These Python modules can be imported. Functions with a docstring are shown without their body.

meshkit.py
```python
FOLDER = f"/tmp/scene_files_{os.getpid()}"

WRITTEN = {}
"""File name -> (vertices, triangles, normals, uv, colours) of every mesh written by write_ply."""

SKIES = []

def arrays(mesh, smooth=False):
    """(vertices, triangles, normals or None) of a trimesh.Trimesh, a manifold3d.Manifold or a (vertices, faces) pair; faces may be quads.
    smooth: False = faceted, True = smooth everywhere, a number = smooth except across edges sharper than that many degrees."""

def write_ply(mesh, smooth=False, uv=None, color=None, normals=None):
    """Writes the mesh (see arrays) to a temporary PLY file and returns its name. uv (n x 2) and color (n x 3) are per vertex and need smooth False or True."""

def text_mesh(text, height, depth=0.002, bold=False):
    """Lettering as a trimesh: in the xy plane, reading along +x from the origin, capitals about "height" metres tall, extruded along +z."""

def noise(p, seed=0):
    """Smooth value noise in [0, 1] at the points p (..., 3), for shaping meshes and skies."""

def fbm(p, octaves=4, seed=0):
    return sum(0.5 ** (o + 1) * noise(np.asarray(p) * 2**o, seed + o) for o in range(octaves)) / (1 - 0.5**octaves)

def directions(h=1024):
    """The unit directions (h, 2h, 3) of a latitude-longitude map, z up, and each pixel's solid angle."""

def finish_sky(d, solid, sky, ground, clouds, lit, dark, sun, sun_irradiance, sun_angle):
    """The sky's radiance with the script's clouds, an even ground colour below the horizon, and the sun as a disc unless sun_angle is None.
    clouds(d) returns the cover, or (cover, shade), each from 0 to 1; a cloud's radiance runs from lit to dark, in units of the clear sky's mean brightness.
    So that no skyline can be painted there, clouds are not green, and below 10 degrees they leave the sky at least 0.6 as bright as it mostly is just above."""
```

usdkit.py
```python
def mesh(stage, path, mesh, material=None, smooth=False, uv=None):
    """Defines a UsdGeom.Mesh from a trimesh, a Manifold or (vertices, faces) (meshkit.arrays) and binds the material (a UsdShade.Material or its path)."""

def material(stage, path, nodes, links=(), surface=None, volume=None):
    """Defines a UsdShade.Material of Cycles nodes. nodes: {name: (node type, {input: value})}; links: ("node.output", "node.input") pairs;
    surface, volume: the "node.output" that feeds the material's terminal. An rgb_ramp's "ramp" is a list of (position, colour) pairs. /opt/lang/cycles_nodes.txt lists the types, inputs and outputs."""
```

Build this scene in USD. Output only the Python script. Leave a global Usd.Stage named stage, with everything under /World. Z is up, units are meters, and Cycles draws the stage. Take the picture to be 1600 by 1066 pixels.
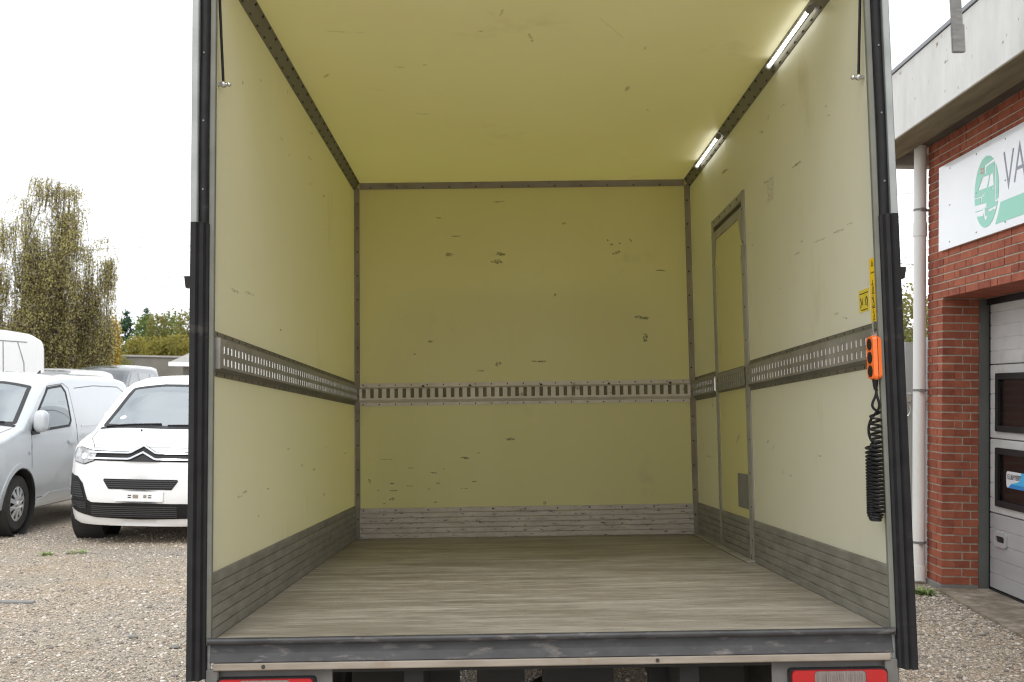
import math, random
import numpy as np, trimesh, manifold3d as m3, usdkit, meshkit
from shapely.geometry import Polygon, LineString, Point, box as sbox
from shapely import union_all
from pxr import Usd, UsdGeom, UsdLux, UsdShade, Gf, Sdf, Vt

stage = Usd.Stage.CreateInMemory()
UsdGeom.SetStageUpAxis(stage, UsdGeom.Tokens.z)
UsdGeom.SetStageMetersPerUnit(stage, 1.0)
UsdGeom.Xform.Define(stage, "/World"); UsdGeom.Scope.Define(stage, "/World/Looks")
rng = random.Random(7); NR = np.random.default_rng(11)

# ---------------------------------------------------------------- camera, sky, sun, exposure
cam = UsdGeom.Camera.Define(stage, "/World/camera")
CR = [[0.999781, -0.000933, 0.020922], [0.020942, 0.044517, -0.998789], [0.0, 0.999008, 0.044527]]
cam.AddTransformOp().Set(Gf.Matrix4d(*CR[0], 0, *[-a for a in CR[1]], 0, *[-a for a in CR[2]], 0, 0, 0, 1.55, 1))
cam.CreateHorizontalApertureAttr(36.0); cam.CreateVerticalApertureAttr(36.0 * 682 / 1024)
cam.CreateFocalLengthAttr(36.0 * 1750 / 1600)
cam.CreateFStopAttr(6.3); cam.CreateFocusDistanceAttr(5.2)
cam.CreateClippingRangeAttr(Gf.Vec2f(0.05, 5000))
cam.CreateExposureAttr(0.54)
SUN_EL, SUN_ROT = math.radians(52), math.radians(188)
dome = UsdLux.DomeLight.Define(stage, "/World/sky")
dome.CreateIntensityAttr(1.0)
skym = usdkit.material(stage, "/World/Looks/overcast_sky", {
    "sky": ("sky_texture", {"sky_type": "single_scattering", "sun_disc": False, "sun_elevation": SUN_EL, "sun_rotation": SUN_ROT, "aerosol_density": 3.0}),
    "co": ("texture_coordinate", {}), "mp": ("mapping", {"scale": (1.0, 1.0, 2.6)}),
    "no": ("noise_texture", {"scale": 2.2, "detail": 6.0, "roughness": 0.55}),
    "ra": ("rgb_ramp", {"ramp": [(0.36, (7.4, 7.7, 8.2)), (0.52, (11.2, 11.4, 11.7)), (0.68, (13.0, 13.1, 13.2))]}),
    "mx": ("mix", {"mix_type": "mix", "fac": 0.93}),
    "bg": ("background_shader", {"strength": 0.1})},
    [("co.generated", "mp.vector"), ("mp.vector", "no.vector"), ("no.fac", "ra.fac"), ("sky.color", "mx.color1"), ("ra.color", "mx.color2"), ("mx.color", "bg.color")], surface="bg.background")
UsdShade.MaterialBindingAPI.Apply(dome.GetPrim()).Bind(skym)
dome.GetPrim().SetCustomDataByKey("kind", "structure")
sun = UsdLux.DistantLight.Define(stage, "/World/sun")
sun.CreateIntensityAttr(0.3); sun.CreateAngleAttr(25.0); sun.CreateNormalizeAttr(True); sun.CreateColorAttr(Gf.Vec3f(1, 0.97, 0.93))
sun.AddRotateZOp().Set(-math.degrees(SUN_ROT)); sun.AddRotateXOp().Set(-(90 - math.degrees(SUN_EL)))

# ---------------------------------------------------------------- helpers
used = {}
def path_for(parent, name):
    base = str(parent.GetPath()) if parent is not None else "/World"
    k = (base, name); n = used.get(k, 0); used[k] = n + 1
    return f"{base}/{name}" + (f"_{n:03d}" if n else "")
def tag(p, label=None, cat=None, group=None, kind=None):
    p = p.GetPrim() if hasattr(p, "GetPrim") else p
    for k, v in (("label", label), ("category", cat), ("group", group), ("kind", kind)):
        if v: p.SetCustomDataByKey(k, v)
    return p
def thing(name, label, cat, mat=None, group=None, loc=(0, 0, 0), rz=0.0):
    x = UsdGeom.Xform.Define(stage, path_for(None, name))
    if mat is not None: x.AddTransformOp().Set(mat)
    else:
        x.AddTranslateOp().Set(Gf.Vec3d(*map(float, loc)))
        if rz: x.AddRotateZOp().Set(float(rz))
    return tag(x, label, cat, group)
def obj(name, mesh, mat, parent=None, smooth=False, label=None, cat=None, group=None, kind=None):
    return tag(usdkit.mesh(stage, path_for(parent, name), mesh, mat, smooth), label, cat, group, kind)
cat_ = trimesh.util.concatenate
def bx(x0, x1, y0, y1, z0, z1, ch=0.0):
    """a box between two corners; ch chamfers its edges"""
    s = np.array([x1 - x0, y1 - y0, z1 - z0]); c = np.array([x1 + x0, y1 + y0, z1 + z0]) / 2
    if ch <= 0:
        m = trimesh.creation.box(s); m.apply_translation(c); return m
    h = s / 2; ch = min(ch, 0.45 * s.min()); pts = []
    for sx in (-1, 1):
        for sy in (-1, 1):
            for sz in (-1, 1):
                for k in range(3):
                    d = np.array([h[0], h[1], h[2]]) - ch; d[k] += ch
                    pts.append(d * (sx, sy, sz) + c)
    return trimesh.convex.convex_hull(np.array(pts))
def extr(poly, depth, axis="z", at=0.0):
    """polygon (u,v) pushed out by depth: axis z: (u,v,w); y: (u,w,v); x: (w,u,v)"""
    polys = getattr(poly, "geoms", [poly]); ms = []
    for p in polys:
        if p.area < 1e-9: continue
        ms.append(trimesh.creation.extrude_polygon(p, depth, engine="earcut"))
    m = cat_(ms); v = m.vertices.copy(); v[:, 2] += at
    if axis == "y": m = trimesh.Trimesh(v[:, [0, 2, 1]], m.faces[:, ::-1], process=False)
    elif axis == "x": m = trimesh.Trimesh(v[:, [2, 0, 1]], m.faces, process=False)
    else: m = trimesh.Trimesh(v, m.faces, process=False)
    return m
def tube(pts, r, n=8, caps=True):
    p = np.asarray(pts, float); t = np.gradient(p, axis=0); t /= np.linalg.norm(t, axis=1, keepdims=True) + 1e-12
    ref = np.array([0.0, 0, 1]) if abs(t[0, 2]) < 0.9 else np.array([1.0, 0, 0])
    a = np.cross(t[0], ref); a /= np.linalg.norm(a); A = []
    for k in range(len(p)):
        a = a - t[k] * (a @ t[k]); a /= np.linalg.norm(a) + 1e-12; A.append(a.copy())
    A = np.array(A); Bv = np.cross(t, A); an = np.arange(n) * 2 * np.pi / n
    R = np.broadcast_to(r, (len(p),))[:, None, None]
    v = (p[:, None] + R * (np.cos(an)[None, :, None] * A[:, None] + np.sin(an)[None, :, None] * Bv[:, None])).reshape(-1, 3)
    f = []
    for i in range(len(p) - 1):
        for j in range(n):
            q = [i * n + j, i * n + (j + 1) % n, (i + 1) * n + (j + 1) % n, (i + 1) * n + j]
            f += [[q[0], q[1], q[2]], [q[0], q[2], q[3]]]
    if caps:
        for j in range(1, n - 1):
            f.append([0, j + 1, j]); b = (len(p) - 1) * n; f.append([b, b + j, b + j + 1])
    return trimesh.Trimesh(v, np.array(f), process=False)
def revolve(prof, n=32):
    """profile of (radius, height) turned about z"""
    return trimesh.creation.revolve(np.array(prof, float), sections=n)
def cyl(p0, p1, r, n=16): return tube([p0, (np.array(p0) + p1) / 2, p1], r, n)
def moved(m, R=None, t=(0, 0, 0)):
    m = m.copy(); T = np.eye(4)
    if R is not None: T[:3, :3] = R
    T[:3, 3] = t; m.apply_transform(T); return m
def rotz(d): a = math.radians(d); return np.array([[math.cos(a), -math.sin(a), 0], [math.sin(a), math.cos(a), 0], [0, 0, 1]])
def roty(d): a = math.radians(d); return np.array([[math.cos(a), 0, math.sin(a)], [0, 1, 0], [-math.sin(a), 0, math.cos(a)]])
def rotx(d): a = math.radians(d); return np.array([[1, 0, 0], [0, math.cos(a), -math.sin(a)], [0, math.sin(a), math.cos(a)]])
def sm(a, b, x): t = np.clip((np.asarray(x, float) - a) / (b - a), 0, 1); return t * t * (3 - 2 * t)

# ---------------------------------------------------------------- materials
def M(name, stops, scale=6.0, rough=0.6, metal=0.0, detail=5.0, nrough=0.6, bump=0.0, bscale=None, stretch=(1, 1, 1), spec=0.5, coat=0.0, rvar=0.0, island=0.0, obj_rand=0.0, trans=0.0, tcol=None, dirt=None, drange=(0.55, 0.72), dscale=3.0, dstretch=(1, 1, 1)):
    """principled material: noise between colour stops; bump relief; dirt = a second, sparser colour"""
    if not isinstance(stops[0], (tuple, list)): stops = [stops, stops]
    if np.ndim(stops[0][-1]) == 0: stops = [(x, c) for x, c in zip(np.linspace(0.3, 0.7, len(stops)), stops)]
    n = {"co": ("texture_coordinate", {}), "mp": ("mapping", {"scale": stretch}), "no": ("noise_texture", {"scale": scale, "detail": detail, "roughness": nrough}),
         "ra": ("rgb_ramp", {"ramp": stops}), "p": ("principled_bsdf", {"roughness": rough, "metallic": metal, "specular_ior_level": spec, "coat_weight": coat})}
    l = [("co.object", "mp.vector"), ("mp.vector", "no.vector")]
    fac = "no.fac"
    if island or obj_rand:
        n["ge"] = ("geometry", {}); n["oi"] = ("object_info", {})
        n["m1"] = ("math", {"math_type": "multiply_add", "value2": island, "value3": -island / 2}); n["m2"] = ("math", {"math_type": "multiply_add", "value2": obj_rand, "value3": -obj_rand / 2})
        n["a1"] = ("math", {"math_type": "add"}); n["a2"] = ("math", {"math_type": "add", "use_clamp": True})
        l += [("ge.random_per_island", "m1.value1"), ("oi.random", "m2.value1"), ("m1.value", "a1.value1"), ("m2.value", "a1.value2"), ("a1.value", "a2.value1"), ("no.fac", "a2.value2")]
        fac = "a2.value"
    l.append((fac, "ra.fac")); col = "ra.color"
    if dirt is not None:
        n["mp2"] = ("mapping", {"scale": dstretch, "location": (3.1, 1.7, 0.4)}); n["n2"] = ("noise_texture", {"scale": dscale, "detail": 7.0, "roughness": 0.65})
        n["r2"] = ("map_range", {"from_min": drange[0], "from_max": drange[1], "to_min": 0.0, "to_max": 1.0, "clamp": True}); n["mx"] = ("mix", {"mix_type": "mix", "color2": dirt})
        l += [("co.object", "mp2.vector"), ("mp2.vector", "n2.vector"), ("n2.fac", "r2.value"), ("r2.result", "mx.fac"), (col, "mx.color1")]; col = "mx.color"
    l.append((col, "p.base_color"))
    if rvar:
        n["rv"] = ("map_range", {"from_min": 0.3, "from_max": 0.7, "to_min": rough - rvar, "to_max": rough + rvar, "clamp": True}); l += [("no.fac", "rv.value"), ("rv.result", "p.roughness")]
    if bump:
        n["nb"] = ("noise_texture", {"scale": bscale or scale * 4, "detail": 4.0}); n["bu"] = ("bump", {"strength": 1.0, "distance": bump})
        l += [("mp.vector", "nb.vector"), ("nb.fac", "bu.height"), ("bu.normal", "p.normal")]
    surf = "p.BSDF"
    if trans:
        n["tr"] = ("translucent_bsdf", {"color": tcol}); n["mc"] = ("mix_closure", {"fac": trans}); l += [("p.BSDF", "mc.closure1"), ("tr.BSDF", "mc.closure2")]; surf = "mc.closure"
    return usdkit.material(stage, "/World/Looks/" + name, n, l, surface=surf)

GRP = M("cream_fibreglass_panel", [(0.3, (0.735, 0.725, 0.575)), (0.7, (0.765, 0.755, 0.615))], scale=2.0, rough=0.42, spec=0.35, bump=0.0006, bscale=60, stretch=(1, 1, 0.35), dirt=(0.46, 0.43, 0.30), drange=(0.60, 0.85), dscale=2.2, dstretch=(1, 1, 0.7), trans=0.29, tcol=(0.80, 0.74, 0.36))
GRPF = M("cream_front_wall", [(0.3, (0.70, 0.66, 0.31)), (0.7, (0.73, 0.69, 0.35))], scale=2.0, rough=0.42, spec=0.35, bump=0.0006, bscale=60, stretch=(1, 1, 0.35), dirt=(0.46, 0.43, 0.30), drange=(0.62, 0.92), dscale=2.2, trans=0.15, tcol=(0.80, 0.74, 0.36))
GRPW = M("cream_side_wall_panel", [(0.3, (0.695, 0.71, 0.64)), (0.7, (0.725, 0.74, 0.675))], scale=2.0, rough=0.42, spec=0.35, bump=0.0006, bscale=60, stretch=(1, 1, 0.35), dirt=(0.50, 0.47, 0.34), drange=(0.60, 0.88), dscale=2.6, dstretch=(1, 1, 0.6), trans=0.22, tcol=(0.82, 0.74, 0.18))
SKIN = M("white_outer_skin", (0.88, 0.88, 0.86), rough=0.5, trans=0.85, tcol=(0.96, 0.96, 0.94))
INNERP = M("dull_green_grey_trim", [(0.3, (0.12, 0.125, 0.105)), (0.7, (0.17, 0.175, 0.15))], scale=8, rough=0.6)
ACRYL = usdkit.material(stage, "/World/Looks/scratched_acrylic", {"t": ("transparent_bsdf", {"color": (0.72, 0.66, 0.64)}), "g": ("glossy_bsdf", {"roughness": 0.16}), "f": ("fresnel", {"IOR": 1.55}), "m": ("mix_closure", {})}, [("f.fac", "m.fac"), ("t.BSDF", "m.closure1"), ("g.BSDF", "m.closure2")], surface="m.closure")
FLOOR = usdkit.material(stage, "/World/Looks/worn_plywood_floor", {
    "co": ("texture_coordinate", {}), "m1": ("mapping", {"scale": (0.4, 4.2, 1)}), "m2": ("mapping", {"scale": (5.0, 95.0, 1)}), "m3": ("mapping", {"scale": (0.6, 1.5, 1)}), "m4": ("mapping", {"scale": (1.2, 2.4, 1)}),
    "n1": ("noise_texture", {"scale": 2.8, "detail": 12.0, "roughness": 0.68}), "n2": ("noise_texture", {"scale": 1.6, "detail": 6.0, "roughness": 0.7}), "n3": ("noise_texture", {"scale": 2.3, "detail": 9.0, "roughness": 0.65}), "n4": ("noise_texture", {"scale": 26.0, "detail": 5.0, "roughness": 0.7}),
    "r1": ("rgb_ramp", {"ramp": [(0.28, (0.165, 0.148, 0.123)), (0.43, (0.245, 0.225, 0.193)), (0.55, (0.315, 0.292, 0.256)), (0.70, (0.45, 0.425, 0.385))]}),
    "r2": ("rgb_ramp", {"ramp": [(0.34, (0.48, 0.46, 0.42)), (0.48, (1.0, 1.0, 1.0)), (0.64, (1.4, 1.4, 1.38))]}), "mu": ("mix", {"mix_type": "multiply", "fac": 1.0}),
    "d": ("map_range", {"from_min": 0.46, "from_max": 0.72, "to_min": 0.0, "to_max": 0.9, "clamp": True}), "mx": ("mix", {"color2": (0.145, 0.122, 0.088)}),
    "s": ("map_range", {"from_min": 0.63, "from_max": 0.69, "to_min": 0.0, "to_max": 0.8, "clamp": True}), "mx2": ("mix", {"color2": (0.075, 0.062, 0.045)}),
    "bu": ("bump", {"strength": 1.0, "distance": 0.0015}), "p": ("principled_bsdf", {"roughness": 0.5, "specular_ior_level": 0.4})},
    [("co.object", "m1.vector"), ("co.object", "m2.vector"), ("co.object", "m3.vector"), ("co.object", "m4.vector"), ("m1.vector", "n1.vector"), ("m2.vector", "n2.vector"), ("m3.vector", "n3.vector"), ("m4.vector", "n4.vector"),
     ("n1.fac", "r1.fac"), ("n2.fac", "r2.fac"), ("r1.color", "mu.color1"), ("r2.color", "mu.color2"), ("n3.fac", "d.value"), ("d.result", "mx.fac"), ("mu.color", "mx.color1"), ("n4.fac", "s.value"), ("s.result", "mx2.fac"), ("mx.color", "mx2.color1"),
     ("mx2.color", "p.base_color"), ("n2.fac", "bu.height"), ("bu.normal", "p.normal")], surface="p.BSDF")
ALU = M("dull_aluminium", [(0.3, (0.20, 0.19, 0.17)), (0.7, (0.34, 0.33, 0.30))], scale=5, rough=0.5, metal=0.35, rvar=0.1, dirt=(0.12, 0.11, 0.09), drange=(0.55, 0.8), dscale=9)
ALUD = M("greasy_dark_aluminium", [(0.3, (0.11, 0.105, 0.085)), (0.7, (0.19, 0.18, 0.15))], scale=5, rough=0.5, metal=0.25)
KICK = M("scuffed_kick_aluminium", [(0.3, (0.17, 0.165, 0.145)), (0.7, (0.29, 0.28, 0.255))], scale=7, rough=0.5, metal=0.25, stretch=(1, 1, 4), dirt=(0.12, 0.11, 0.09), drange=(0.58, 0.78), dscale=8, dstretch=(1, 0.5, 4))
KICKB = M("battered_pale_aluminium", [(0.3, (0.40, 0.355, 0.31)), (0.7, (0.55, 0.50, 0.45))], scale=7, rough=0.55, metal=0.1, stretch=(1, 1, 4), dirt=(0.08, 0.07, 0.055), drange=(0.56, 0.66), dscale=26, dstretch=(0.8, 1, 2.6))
RAILB = M("dusty_rail_aluminium", [(0.3, (0.50, 0.45, 0.38)), (0.7, (0.62, 0.56, 0.49))], scale=9, rough=0.55, metal=0.1, dirt=(0.2, 0.17, 0.12), drange=(0.6, 0.72), dscale=14)
POST = M("silver_post", [(0.3, (0.27, 0.29, 0.285)), (0.7, (0.36, 0.38, 0.375))], scale=8, rough=0.45, metal=0.35, bump=0.0005)
RUBBER = M("black_rubber", [(0.3, (0.009, 0.009, 0.010)), (0.7, (0.018, 0.018, 0.020))], scale=14, rough=0.6, spec=0.28, dirt=(0.10, 0.095, 0.085), drange=(0.62, 0.85), dscale=7, dstretch=(1, 1, 2))
SILL = M("scuffed_black_sill", [(0.3, (0.018, 0.018, 0.02)), (0.7, (0.045, 0.045, 0.048))], scale=9, rough=0.5, stretch=(1, 1, 2), dirt=(0.19, 0.175, 0.155), drange=(0.56, 0.8), dscale=6, dstretch=(1.6, 1, 6))
SILLW = M("dirty_pale_strip", [(0.3, (0.20, 0.17, 0.135)), (0.7, (0.31, 0.275, 0.23))], scale=7, rough=0.5, stretch=(0.6, 1, 3), dirt=(0.20, 0.11, 0.05), drange=(0.58, 0.78), dscale=5)
DARK = M("underbody_black", [(0.3, (0.010, 0.010, 0.010)), (0.7, (0.022, 0.021, 0.020))], rough=0.75)
GREYST = M("grey_steel", [(0.3, (0.16, 0.16, 0.155)), (0.7, (0.24, 0.235, 0.225))], rough=0.6, metal=0.2)
STEEL = M("bright_steel", (0.55, 0.55, 0.54), rough=0.28, metal=0.9)
SCREW = M("dark_screw", (0.05, 0.045, 0.035), rough=0.5, metal=0.5)
RED = M("red_lens", (0.36, 0.004, 0.008), rough=0.18, coat=0.5)
CLEARL = M("clear_ribbed_lens", [(0.3, (0.12, 0.095, 0.09)), (0.7, (0.25, 0.215, 0.20))], scale=30, stretch=(6, 1, 0.3), rough=0.2, coat=0.5)
ORANGE = M("orange_plastic", [(0.3, (0.72, 0.13, 0.025)), (0.7, (0.82, 0.17, 0.03))], scale=12, rough=0.42, bump=0.0003)
BLACKP = M("black_plastic", [(0.3, (0.006, 0.006, 0.007)), (0.7, (0.012, 0.012, 0.013))], rough=0.45, spec=0.3)
YELLOW = M("yellow_sticker", [(0.3, (0.80, 0.52, 0.01)), (0.7, (0.86, 0.58, 0.02))], rough=0.45)
YELLOWP = M("faded_yellow_sticker", [(0.3, (0.62, 0.50, 0.05)), (0.7, (0.74, 0.58, 0.06))], scale=20, rough=0.5)
PRINT = M("black_print", (0.02, 0.018, 0.012), rough=0.6)
FADED = M("faded_orange_print", [(0.45, (0.66, 0.42, 0.24)), (0.6, (0.70, 0.62, 0.42))], scale=60, rough=0.6)
STRAPM = M("grey_webbing", [(0.3, (0.13, 0.13, 0.13)), (0.7, (0.22, 0.22, 0.215))], scale=160, stretch=(0.2, 0.2, 1), rough=0.9, bump=0.001, bscale=300)
def scuffm(name, most):
    return usdkit.material(stage, "/World/Looks/" + name, {"co": ("texture_coordinate", {}), "no": ("noise_texture", {"scale": 90.0, "detail": 4.0, "roughness": 0.7}), "mr": ("map_range", {"from_min": 0.42, "from_max": 0.62, "to_min": 0.0, "to_max": most, "clamp": True}),
    "d": ("diffuse_bsdf", {"color": (0.22, 0.20, 0.13)}), "t": ("transparent_bsdf", {}), "m": ("mix_closure", {})}, [("co.object", "no.vector"), ("no.fac", "mr.value"), ("mr.result", "m.fac"), ("t.BSDF", "m.closure1"), ("d.BSDF", "m.closure2")], surface="m.closure")
SCUFF, SOFTSCUFF = scuffm("scuff_mark", 0.55), scuffm("faint_scuff_mark", 0.28)
TUBE = usdkit.material(stage, "/World/Looks/lit_tube", {"e": ("emission", {"color": (1.0, 0.97, 0.86), "strength": 3.0})}, [], surface="e.emission")
CLEARP = usdkit.material(stage, "/World/Looks/clear_tube_cover", {"t": ("transparent_bsdf", {"color": (0.97, 0.97, 0.95)}), "g": ("glossy_bsdf", {"roughness": 0.08}), "f": ("fresnel", {"IOR": 1.35}), "m": ("mix_closure", {})}, [("f.fac", "m.fac"), ("t.BSDF", "m.closure1"), ("g.BSDF", "m.closure2")], surface="m.closure")
def glass(name, tint, ior=1.52):
    return usdkit.material(stage, "/World/Looks/" + name, {"t": ("transparent_bsdf", {"color": tint}), "g": ("glossy_bsdf", {"roughness": 0.02, "color": (0.88, 0.95, 0.98)}), "f": ("fresnel", {"IOR": ior}), "m": ("mix_closure", {})}, [("f.fac", "m.fac"), ("t.BSDF", "m.closure1"), ("g.BSDF", "m.closure2")], surface="m.closure")
GLASS = glass("window_glass", (0.84, 0.91, 0.91), 5.2)
WHITEP = M("white_paint", [(0.3, (0.72, 0.73, 0.735)), (0.7, (0.75, 0.755, 0.76))], scale=1.5, rough=0.28, coat=0.6)
SILVERP = M("silver_paint", [(0.3, (0.50, 0.53, 0.55)), (0.7, (0.53, 0.56, 0.58))], scale=1.5, rough=0.32, metal=0.35, coat=0.7)
BLUEGREY = M("dark_grey_paint", [(0.3, (0.10, 0.115, 0.13)), (0.7, (0.12, 0.135, 0.15))], scale=1.5, rough=0.3, metal=0.3, coat=0.7)
DARKGLASS = M("dark_window", (0.03, 0.035, 0.038), rough=0.05, coat=1.0)
TYRE = M("tyre_rubber", [(0.3, (0.018, 0.018, 0.018)), (0.7, (0.035, 0.034, 0.032))], scale=12, rough=0.8, dirt=(0.10, 0.09, 0.075), drange=(0.6, 0.85), dscale=6)
RIM = M("silver_hubcap", (0.55, 0.56, 0.57), rough=0.35, metal=0.5)
CHROME = M("chrome_trim", (0.80, 0.81, 0.82), rough=0.08, metal=1.0)
TRIM = M("dark_grey_plastic", [(0.3, (0.016, 0.016, 0.018)), (0.7, (0.026, 0.026, 0.028))], scale=30, rough=0.55)
LAMPG = M("headlamp_glass", [(0.35, (0.14, 0.15, 0.16)), (0.65, (0.50, 0.52, 0.53))], scale=14, rough=0.12, coat=1.0)
SEATM = M("grey_seat_cloth", (0.25, 0.26, 0.27), rough=0.9)
LINER = M("cab_lining", (0.42, 0.44, 0.44), rough=0.8)
BRICKM = M("red_brick", [(0.0, (0.20, 0.060, 0.040)), (0.3, (0.30, 0.092, 0.055)), (0.55, (0.37, 0.120, 0.070)), (0.8, (0.41, 0.150, 0.090)), (1.0, (0.31, 0.13, 0.10))], scale=9, rough=0.9, spec=0.2, bump=0.004, bscale=45, island=0.36, obj_rand=0.36)
MORTAR = M("pale_mortar", [(0.3, (0.36, 0.31, 0.245)), (0.7, (0.48, 0.42, 0.345))], scale=18, rough=0.95, spec=0.2, bump=0.003, bscale=90)
CONCW = M("painted_concrete_fascia", [(0.25, (0.40, 0.405, 0.385)), (0.45, (0.55, 0.555, 0.54)), (0.7, (0.64, 0.645, 0.635))], scale=2.8, nrough=0.7, rough=0.85, spec=0.25, stretch=(1, 1, 0.3), bump=0.003, bscale=20, dirt=(0.22, 0.16, 0.12), drange=(0.645, 0.69), dscale=11)
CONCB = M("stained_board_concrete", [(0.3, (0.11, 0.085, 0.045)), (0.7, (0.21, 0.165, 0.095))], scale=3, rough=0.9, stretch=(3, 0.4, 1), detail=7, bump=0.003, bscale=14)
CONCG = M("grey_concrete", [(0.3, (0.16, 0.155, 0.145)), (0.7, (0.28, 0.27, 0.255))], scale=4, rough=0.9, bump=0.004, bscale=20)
SLAB = M("worn_concrete_slab", [(0.25, (0.13, 0.105, 0.07)), (0.45, (0.24, 0.20, 0.15)), (0.6, (0.33, 0.285, 0.225)), (0.75, (0.46, 0.41, 0.34))], scale=9, rough=0.92, detail=10, bump=0.012, bscale=45, dirt=(0.12, 0.095, 0.065), drange=(0.5, 0.75), dscale=2)
ROOFM = M("grey_metal_flashing", (0.20, 0.21, 0.22), rough=0.45, metal=0.5)
PIPEM = M("white_plastic_pipe", [(0.3, (0.68, 0.68, 0.66)), (0.7, (0.76, 0.76, 0.75))], scale=3, rough=0.4, stretch=(1, 1, 0.3))
DOORM = M("grey_door_panel", [(0.3, (0.44, 0.44, 0.43)), (0.7, (0.53, 0.53, 0.52))], scale=2, rough=0.5, stretch=(1, 1, 3), bump=0.0015, bscale=110, dirt=(0.28, 0.26, 0.23), drange=(0.58, 0.85), dscale=2.5)
DOORL = M("lower_grey_door_panel", [(0.3, (0.36, 0.36, 0.365)), (0.7, (0.44, 0.44, 0.445))], scale=2, rough=0.45, stretch=(1, 1, 3), bump=0.0012, bscale=110, metal=0.2)
FRAMEM = M("galvanised_door_frame", [(0.3, (0.11, 0.115, 0.11)), (0.7, (0.17, 0.175, 0.165))], scale=3, rough=0.5, metal=0.4, stretch=(1, 1, 0.3))
BROWNG = M("brown_room_behind_window", [(0.35, (0.055, 0.035, 0.03)), (0.6, (0.10, 0.065, 0.055)), (0.75, (0.22, 0.18, 0.17))], scale=1.6, rough=0.6, stretch=(1, 0.6, 1))
SIGNW = M("white_sign_panel", [(0.3, (0.66, 0.69, 0.72)), (0.7, (0.72, 0.74, 0.77))], scale=1, rough=0.15, coat=0.5)
SIGNG = M("mint_green_print", (0.22, 0.58, 0.44), rough=0.3)
SIGNT = M("grey_lettering", (0.24, 0.25, 0.31), rough=0.4)
SIGNR = M("faded_red_cross", (0.72, 0.30, 0.26), rough=0.4)
SIGNB = M("blue_print", (0.03, 0.22, 0.55), rough=0.3)
SIGNL = M("light_blue_print", (0.06, 0.42, 0.75), rough=0.3)
FENCEM = M("galvanised_sheet", [(0.3, (0.40, 0.43, 0.45)), (0.7, (0.52, 0.55, 0.57))], scale=4, rough=0.4, metal=0.5, stretch=(1, 1, 0.3))
ROOFT = M("grey_roof_sheet", [(0.3, (0.26, 0.25, 0.24)), (0.7, (0.36, 0.35, 0.33))], rough=0.8)
WALLW = M("weathered_grey_wall", [(0.3, (0.13, 0.125, 0.11)), (0.7, (0.22, 0.21, 0.185))], scale=0.6, rough=0.9)
BARK = M("birch_bark", [(0.35, (0.10, 0.085, 0.065)), (0.6, (0.36, 0.33, 0.29))], scale=3, rough=0.9, stretch=(1, 1, 2.5))
TWIG = M("brown_twig", (0.07, 0.05, 0.035), rough=0.9)
WIRE = M("power_cable", (0.16, 0.165, 0.17), rough=0.6)
WEED = M("green_weed", [(0.3, (0.18, 0.25, 0.07)), (0.7, (0.34, 0.38, 0.14))], rough=0.7, island=0.6)
def leafm(name, stops, tr=0.35):
    c = tuple(np.mean([s[1] for s in stops], axis=0) * 1.3)
    return M(name, stops, scale=0.9, rough=0.75, spec=0.2, island=0.75, trans=tr, tcol=c)
BIRCHL = leafm("birch_autumn_leaves", [(0.0, (0.26, 0.25, 0.11)), (0.35, (0.46, 0.46, 0.19)), (0.7, (0.62, 0.58, 0.23)), (1.0, (0.70, 0.52, 0.16))], 0.5)
YELL = leafm("yellow_leaves", [(0.0, (0.26, 0.19, 0.03)), (0.5, (0.46, 0.31, 0.045)), (1.0, (0.60, 0.38, 0.06))])
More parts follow.
